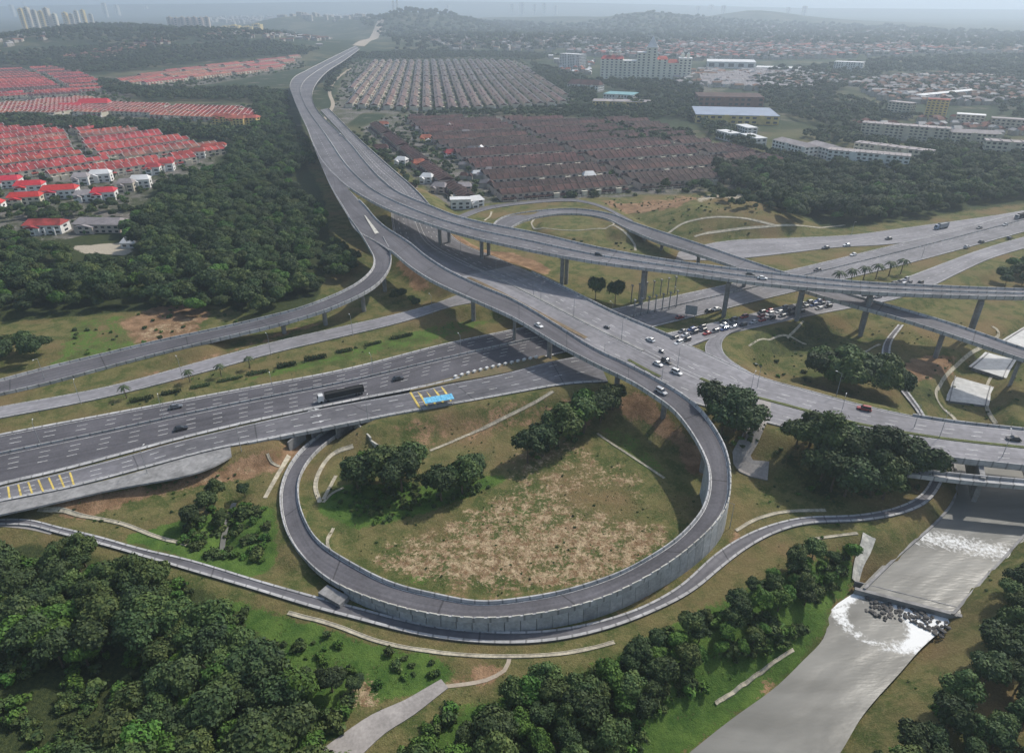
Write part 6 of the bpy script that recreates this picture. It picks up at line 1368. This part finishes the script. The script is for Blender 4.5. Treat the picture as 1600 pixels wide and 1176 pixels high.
suburb([(1330,198),(1480,190),(1600,205),(1600,222),(1500,215),(1360,206)], 60, 'small pale houses between the apartment blocks', 11, ['roof_pale','roof_tan'], (8, 14))
suburb([(640,200),(720,195),(760,235),(790,300),(740,300),(700,250)], 40, 'small sheds and extensions at the left end of the brown estate', 12, ['roof_grey','roof_white','roof_brown'], (5, 10), (3, 5))
suburb([(860,92),(930,95),(930,118),(880,118)], 50, 'houses around the pale tower like block', 13, ['roof_orange','roof_white','roof_grey'], (9, 16))

# ------------------------------------------------------------------ slender posts under the viaduct
for row, (a, b, n) in enumerate((((990, 496), (1056, 481), 7), ((986, 472), (1054, 458), 7))):
    for i in range(n):
        t = i / (n - 1); p = G(a[0] + (b[0] - a[0]) * t, a[1] + (b[1] - a[1]) * t); e = empty('concrete_post', p, .2, 'slender concrete post, %s from left in the %s row under the viaduct' % (ORD[i], ('front', 'back')[row]), 'post', ('front', 'back')[row] + ' row of slender posts')
        mb = MB(); mb.cyl((0, 0, -.5), (0, 0, 9.5), .32, .28, 8); mb.build('shaft', M['concrete'], e); mb = MB(); mb.box((0, 0, 9.8), (.95, 1.6, .6)); mb.build('cap', M['concrete'], e)
# blank sign board beside the queue
p = G(1078, 500); e = empty('sign_board', p, R_(-20), 'large plain grey sign board on posts beside the traffic queue', 'sign'); mb = MB(); mb.box((0, 0, 5.6), (6, .2, 5)); mb.build('panel', M['metal'], e)
for x in (-2, 2): mb = MB(); mb.cyl((x, .2, -.5), (x, .2, 5), .12, .12, 6); mb.build('post', M['metal'], e)
# street lamps
LM = None
def lamp(px, py, z, rz, label, h=10):
    global LM
    p = P(px, py, z) if z is not None else G(px, py)
    if LM is None:
        a = MB(); a.cyl((0, 0, -.6), (0, 0, 10), .13, .07, 6); b = MB(); b.cyl((0, 0, 9.9), (1.9, 0, 10.4), .06, .05, 5); c = MB(); c.box((2.2, 0, 10.4), (.8, .3, .14)); LM = (a.mesh('pole', M['metal']), b.mesh('arm', M['metal']), c.mesh('lamp_head', M['roof_white']))
    e = empty('street_lamp', p, rz, label, 'street lamp'); 
    for nm, me in zip(('pole', 'arm', 'lamp_head'), LM): link(nm, me, e)
for px_, py_, z_, rz_, lb in [(1183,605,10,2.5,'street lamp on the far kerb of the boulevard, right of the junction'),(1033,600,None,.6,'street lamp near the queue of three cars on the boulevard'),(943,570,11,.6,'street lamp beside the junction end of the ramp'),(1307,617,9.8,2.5,'street lamp beside the dark clump beyond the boulevard'),(1566,713,9.5,1.2,'street lamp over the near lane of the river bridge'),(1428,668,9.5,2.6,'street lamp on the far kerb where the boulevard nears the river'),(845,470,11,.6,'street lamp on the boulevard median near the viaduct shadow'),
     (575,655,5,1.4,'street lamp at the outer edge of the slip road near the underpass'),(377,703,5,1.4,'street lamp at the outer edge of the slip road left of the loop'),(230,738,5,1.4,'street lamp at the outer edge of the slip road at the left'),(70,592,6,-1.7,'street lamp beside the exit ramp at the far left'),(1140,825,None,2.9,'street lamp where the loop wall meets the lower road'),(720,395,12,.6,'street lamp under the viaduct edge on the boulevard'),(1330,368,5,-1.6,'street lamp along the exit road at the far right'),(1440,403,5,-1.6,'street lamp on the motorway verge at the far right')]:
    lamp(px_, py_, z_, rz_, lb)

def lamp_row(key, fr_l, off, T0, n, step, rz_off, lab):
    r = RIB[key]
    for k in range(n):
        p, h, nn = r.at(T0 + k * step, fr_l, off, 0); q = pix(p)
        e = lamp(q[0], q[1], p[2], h + rz_off, lab % ORD[k])
lamp_row('arterial', .5, 0, ar.t[ar.near(P(760, 440, 11))], 8, 34, math.pi / 2, 'street lamp on the boulevard median, %s from the viaduct end')
lamp_row('motorway', .42, .3, 60, 9, 42, math.pi / 2, 'tall lamp on the motorway median, %s from the left')
lamp_row('frontage', 1, 1.0, 70, 5, 40, math.pi / 2, 'lamp on the grassy side of the frontage road, %s from the left')

# ------------------------------------------------------------------ vehicles
def car_meshes(c, kind='sedan'):
    L, W_ = (4.4, 1.8) if kind != 'van' else (4.8, 1.9); hb = .85 if kind != 'van' else 1.0
    def loft(xs, m_, mats):
        pass
    b = MB(); n = [(-L/2,.35,.55,.80),(-L/2+.25,.28,.82,.9),(-L/2+1.1,.25,.92,.9),(0,.25,.93,.9),(L/2-1.1,.25,.86,.9),(L/2-.2,.28,.7,.86),(L/2,.38,.58,.74)]
    vs = []; 
    for x, z0, z1, w_ in n: vs += [(x, -w_, z0), (x, -w_, z1 - .12), (x, -w_ + .12, z1), (x, w_ - .12, z1), (x, w_, z1 - .12), (x, w_, z0)]
    fs = []
    for i in range(len(n) - 1):
        for k in range(6): fs.append((i * 6 + k, i * 6 + (k + 1) % 6, i * 6 + 6 + (k + 1) % 6, i * 6 + 6 + k))
    fs += [(5, 4, 3, 2, 1, 0), tuple(range(len(n) * 6 - 6, len(n) * 6))]; b.add(vs, fs)
    top = 1.42 if kind != 'van' else 1.75; x0, x1 = (-1.75, 1.0) if kind == 'sedan' else (-2.1, 1.2); r0, r1 = (-1.1, .25) if kind == 'sedan' else (-1.9, .55)
    g = MB(); g.add([(x0, -.78, .9), (x1, -.78, .88), (x1, .78, .88), (x0, .78, .9), (r0, -.62, top), (r1, -.62, top), (r1, .62, top), (r0, .62, top)], [(0, 1, 5, 4), (1, 2, 6, 5), (2, 3, 7, 6), (3, 0, 4, 7)])
    t = MB(); t.add([(r0 - .03, -.64, top), (r1 + .03, -.64, top), (r1 + .03, .64, top), (r0 - .03, .64, top), (r0 + .1, -.5, top + .06), (r1 - .1, -.5, top + .06), (r1 - .1, .5, top + .06), (r0 + .1, .5, top + .06)], [(0, 1, 5, 4), (1, 2, 6, 5), (2, 3, 7, 6), (3, 0, 4, 7), (4, 5, 6, 7)])
    for s_ in (-1, 1):
        for xa, xb in ((x0, r0), (x1, r1)): t.cyl((xa, s_ * .78, .9), (xb, s_ * .63, top), .05, .05, 4)
    return b.mesh('body', CARC[c]), g.mesh('windows', M['glass']), t.mesh('roof', CARC[c])
wh = MB(); wh.cyl((0, -.11, 0), (0, .11, 0), .32, .32, 10); WH = wh.mesh('wheel', M['black']); CM = {}
def car(p, h, c, kind, label, group=None, sc=1.0):
    if (c, kind) not in CM: CM[(c, kind)] = car_meshes(c, kind)
    e = empty('parked_car' if False else 'car', p, h, label, {'van': 'van'}.get(kind, 'car'), group); e.scale = (sc,) * 3
    for nm, me in zip(('body', 'window', 'roof'), CM[(c, kind)]): link(nm, me, e)
    for x in (-1.35, 1.4):
        for y in (-.82, .82): link('wheel', WH, e, (x, y, .32))
    return e
def carat(key, px, py, c, kind, label, flip=False, group=None, sc=1.12, lat=0):
    r = RIB[key]; z = 5
    for _ in range(5): p = P(px, py, z); j = r.near(p); z = r.C[j][2] + .03
    h = math.atan2(r.tan[j][1], r.tan[j][0]) + (math.pi if flip else 0); return car(P(px, py, z), h, c, kind, label, group, sc)
carat('main', 936, 399, 'black', 'hatch', 'black car on the viaduct, left of the ramp merge')
carat('main', 1172, 430, 'black', 'sedan', 'dark car on the viaduct just behind a white one'); carat('main', 1191, 436, 'white', 'sedan', 'white car on the viaduct right of the dark one')
carat('main', 532, 212, 'white', 'van', 'pale van far up the viaduct near the bend', True)
carat('loop', 842, 510, 'white', 'sedan', 'white car on the loop ramp above the motorway'); carat('loop', 1033, 613, 'silver', 'van', 'silver car entering the bend of the loop ramp')
for a in [(771,462,'black','left dark car of a pair on the near lanes of the boulevard'),(788,466,'black','right dark car of a pair on the near lanes of the boulevard'),(806,475,'grey','dark grey car beside the loop ramp, ahead of the dark pair'),(826,487,'black','black car half hidden by the loop ramp parapet')]: carat('arterial', a[0], a[1], a[2], 'sedan', a[3])
carat('arterial', 1016, 532, 'white', 'sedan', 'white car alone on the far lanes of the junction', True); carat('arterial', 1028, 570, 'white', 'sedan', 'white car at the stop line, left of two'); carat('arterial', 1041, 566, 'black', 'van', 'black car at the stop line next to a white one'); carat('arterial', 1057, 583, 'white', 'van', 'white van just before the big roadside trees')
carat('arterial', 1350, 640, 'red', 'van', 'dark red car on the far lane of the boulevard', True); carat('arterial', 1583, 687, 'black', 'sedan', 'black car on the river bridge at the right edge', True); carat('arterial', 948, 512, 'grey', 'hatch', 'small grey car on the far lanes left of the junction', True, sc=.8); carat('arterial', 1034, 550, 'grey', 'hatch', 'small dark car at the tip of the grassy median', sc=.7)
for a in [(275,637,'grey',False,'dark grey car on the far carriageway of the motorway, left'),(283,671,'black',False,'black car on the near carriageway of the motorway, left'),(622,593,'black',False,'dark car on the motorway right of the lorry'),(1333,399,'white',True,'white car on the far carriageway beyond the viaduct'),(1277,423,'black',True,'dark car on the motorway just behind the viaduct'),(1530,357,'grey',True,'grey car far right on the motorway, near the lorry'),(1570,352,'silver',True,'silver car far right on the motorway'),(1577,373,'black',False,'dark car on the near carriageway at the far right'),(1533,379,'black',False,'black car on the near carriageway behind the dark one at the far right'),(1510,387,'silver',False,'silver car on the near carriageway left of two dark ones'),(1062,497,'red',False,'red car on the motorway under the viaduct'),(1108,487,'black',False,'black car on the motorway under the viaduct beside a pier'),(1120,484,'white',False,'white car on the motorway right of the pier')]:
    carat('motorway', a[0], a[1], a[2], 'sedan', a[4], a[3], sc=1.2)
for a in [(1388,374,'black','dark car on the exit road below the forest'),(1323,384,'white','white car on the exit road below the forest'),(1290,388,'grey','grey car on the exit road left of the white one')]: carat('north_slip', a[0], a[1], a[2], 'sedan', a[3], True, sc=1.2)
carat('slip_n', 1437, 444, 'black', 'van', 'dark van entering the viaduct shadow from the right', True, sc=1.2)
# queue of cars, two lanes
r = RIB['slip_n']; rq = random.Random(12); cq = ['black', 'grey', 'white', 'silver', 'grey', 'blue', 'black', 'black', 'red', 'silver', 'black']
T = 3; QC = []; names = {'black': 'black', 'white': 'white', 'silver': 'silver', 'grey': 'grey', 'blue': 'dark blue', 'red': 'red'}
while T < r.t[-1] * .40:
    for fr_q in (.33, .62, .86):
        if rq.random() < .86:
            p, h, n = r.at(T + rq.uniform(-.6, .6), fr_q, rq.uniform(-.2, .2), .03); c = rq.choice(cq); k = rq.choice(['sedan', 'van', 'hatch']); QC.append(car(p, h + math.pi, c, k, '%s %s waiting in the traffic queue beneath the viaduct' % (names[c], 'van' if k == 'van' else 'car'), 'queue of %s %ss' % (names[c], 'van' if k == 'van' else 'car'), 1.05))
    T += 6.6
for g_ in sorted({o.get('group') for o in QC}): in_rows([o for o in QC if o['group'] == g_], g_.split('queue of ')[1][:-1] + ', {c} from left in the {row} of its colour in the queue', 12)
# lorries
def lorry(key, px, py, flip, L, cab, box, label, hbox=2.4):
    r = RIB[key]; z = 5
    for _ in range(5): p = P(px, py, z); j = r.near(p); z = r.C[j][2] + .02
    h = math.atan2(r.tan[j][1], r.tan[j][0]) + (math.pi if flip else 0); e = empty('lorry', P(px, py, z), h, label, 'lorry')
    m_ = MB(); x = L / 2 - 1.3; m_.add([(x - 1.2, -1.25, .6), (x + 1.2, -1.25, .6), (x + 1.2, 1.25, .6), (x - 1.2, 1.25, .6), (x - 1.2, -1.2, 3.3), (x + .7, -1.2, 3.3), (x + .7, 1.2, 3.3), (x - 1.2, 1.2, 3.3), (x + 1.2, -1.25, 1.9), (x + 1.2, 1.25, 1.9)], [(0, 3, 2, 1), (4, 5, 6, 7), (0, 1, 8, 5, 4), (3, 7, 6, 9, 2), (1, 2, 9, 8), (8, 9, 6, 5), (0, 4, 7, 3)]); cb = m_.build('cab', M[cab], e)
    m_ = MB(); m_.add([(x + 1.18, -1.05, 2.0), (x + 1.18, 1.05, 2.0), (x + .76, 1.0, 3.1), (x + .76, -1.0, 3.1)], [(0, 1, 2, 3)]); m_.v = [(a + .05, b, c) for a, b, c in m_.v]; m_.build('windscreen', M['glass'], cb)
    m_ = MB(); m_.box((-1.5, 0, .95), (L - 3.2, 2.2, .3)); m_.build('chassis', M['metal'], e)
    m_ = MB(); bl_ = L - 3.4; m_.box((-1.6, 0, 1.2), (bl_, 2.45, .16)); 
    for s_ in (-1, 1): m_.box((-1.6, s_ * 1.2, 1.2 + hbox / 2), (bl_, .08, hbox))
    m_.box((-1.6 - bl_ / 2, 0, 1.2 + hbox / 2), (.08, 2.35, hbox)); m_.box((-1.6 + bl_ / 2, 0, 1.3 + hbox / 2), (.1, 2.35, hbox + .3)); m_.box((-1.6, 0, 1.2 + hbox * .82), (bl_ - .2, 2.3, .3)); m_.build('trailer', M[box] if box in M else CARC[box], e)
    for x in (L / 2 - 1.4, L / 2 - 4.2, -L / 2 + 1.2, -L / 2 + 2.4, -L / 2 + 3.6):
        for y in (-1.1, 1.1): o = link('wheel', WH, e, (x, y, .5)); o.scale = (1.55, 1.5, 1.55)
lorry('motorway', 533, 621, True, 19.5, 'roof_white', 'black', 'long black trailer lorry with white cab on the near motorway carriageway')
lorry('north_slip', 1470, 357, True, 13, 'roof_blue', 'metal', 'blue and grey lorry on the exit road at the far right', 2.8)
lorry('motorway', 1593, 341, True, 12, 'metal', 'black', 'dark lorry at the right edge of the motorway')

# ------------------------------------------------------------------ haze
hm = bpy.data.materials.new('haze_air'); hm.use_nodes = True; t = hm.node_tree; t.nodes.clear(); pv = t.nodes.new('ShaderNodeVolumePrincipled'); ho = t.nodes.new('ShaderNodeOutputMaterial')
pv.inputs['Color'].default_value = (.72, .85, 1.0, 1); pv.inputs['Density'].default_value = 0.000165; pv.inputs['Anisotropy'].default_value = 0.35
t.links.new(pv.outputs[0], ho.inputs['Volume'])
top = max(205.0, float(H.max()) + 130)
mb = MB(); mb.box((0, 12200, (top - 14) / 2), (34000, 25600, top + 14)); o = mb.build('haze', hm); tag(o, kind='stuff', label='thin pale haze filling the air over the whole valley', cat='haze')
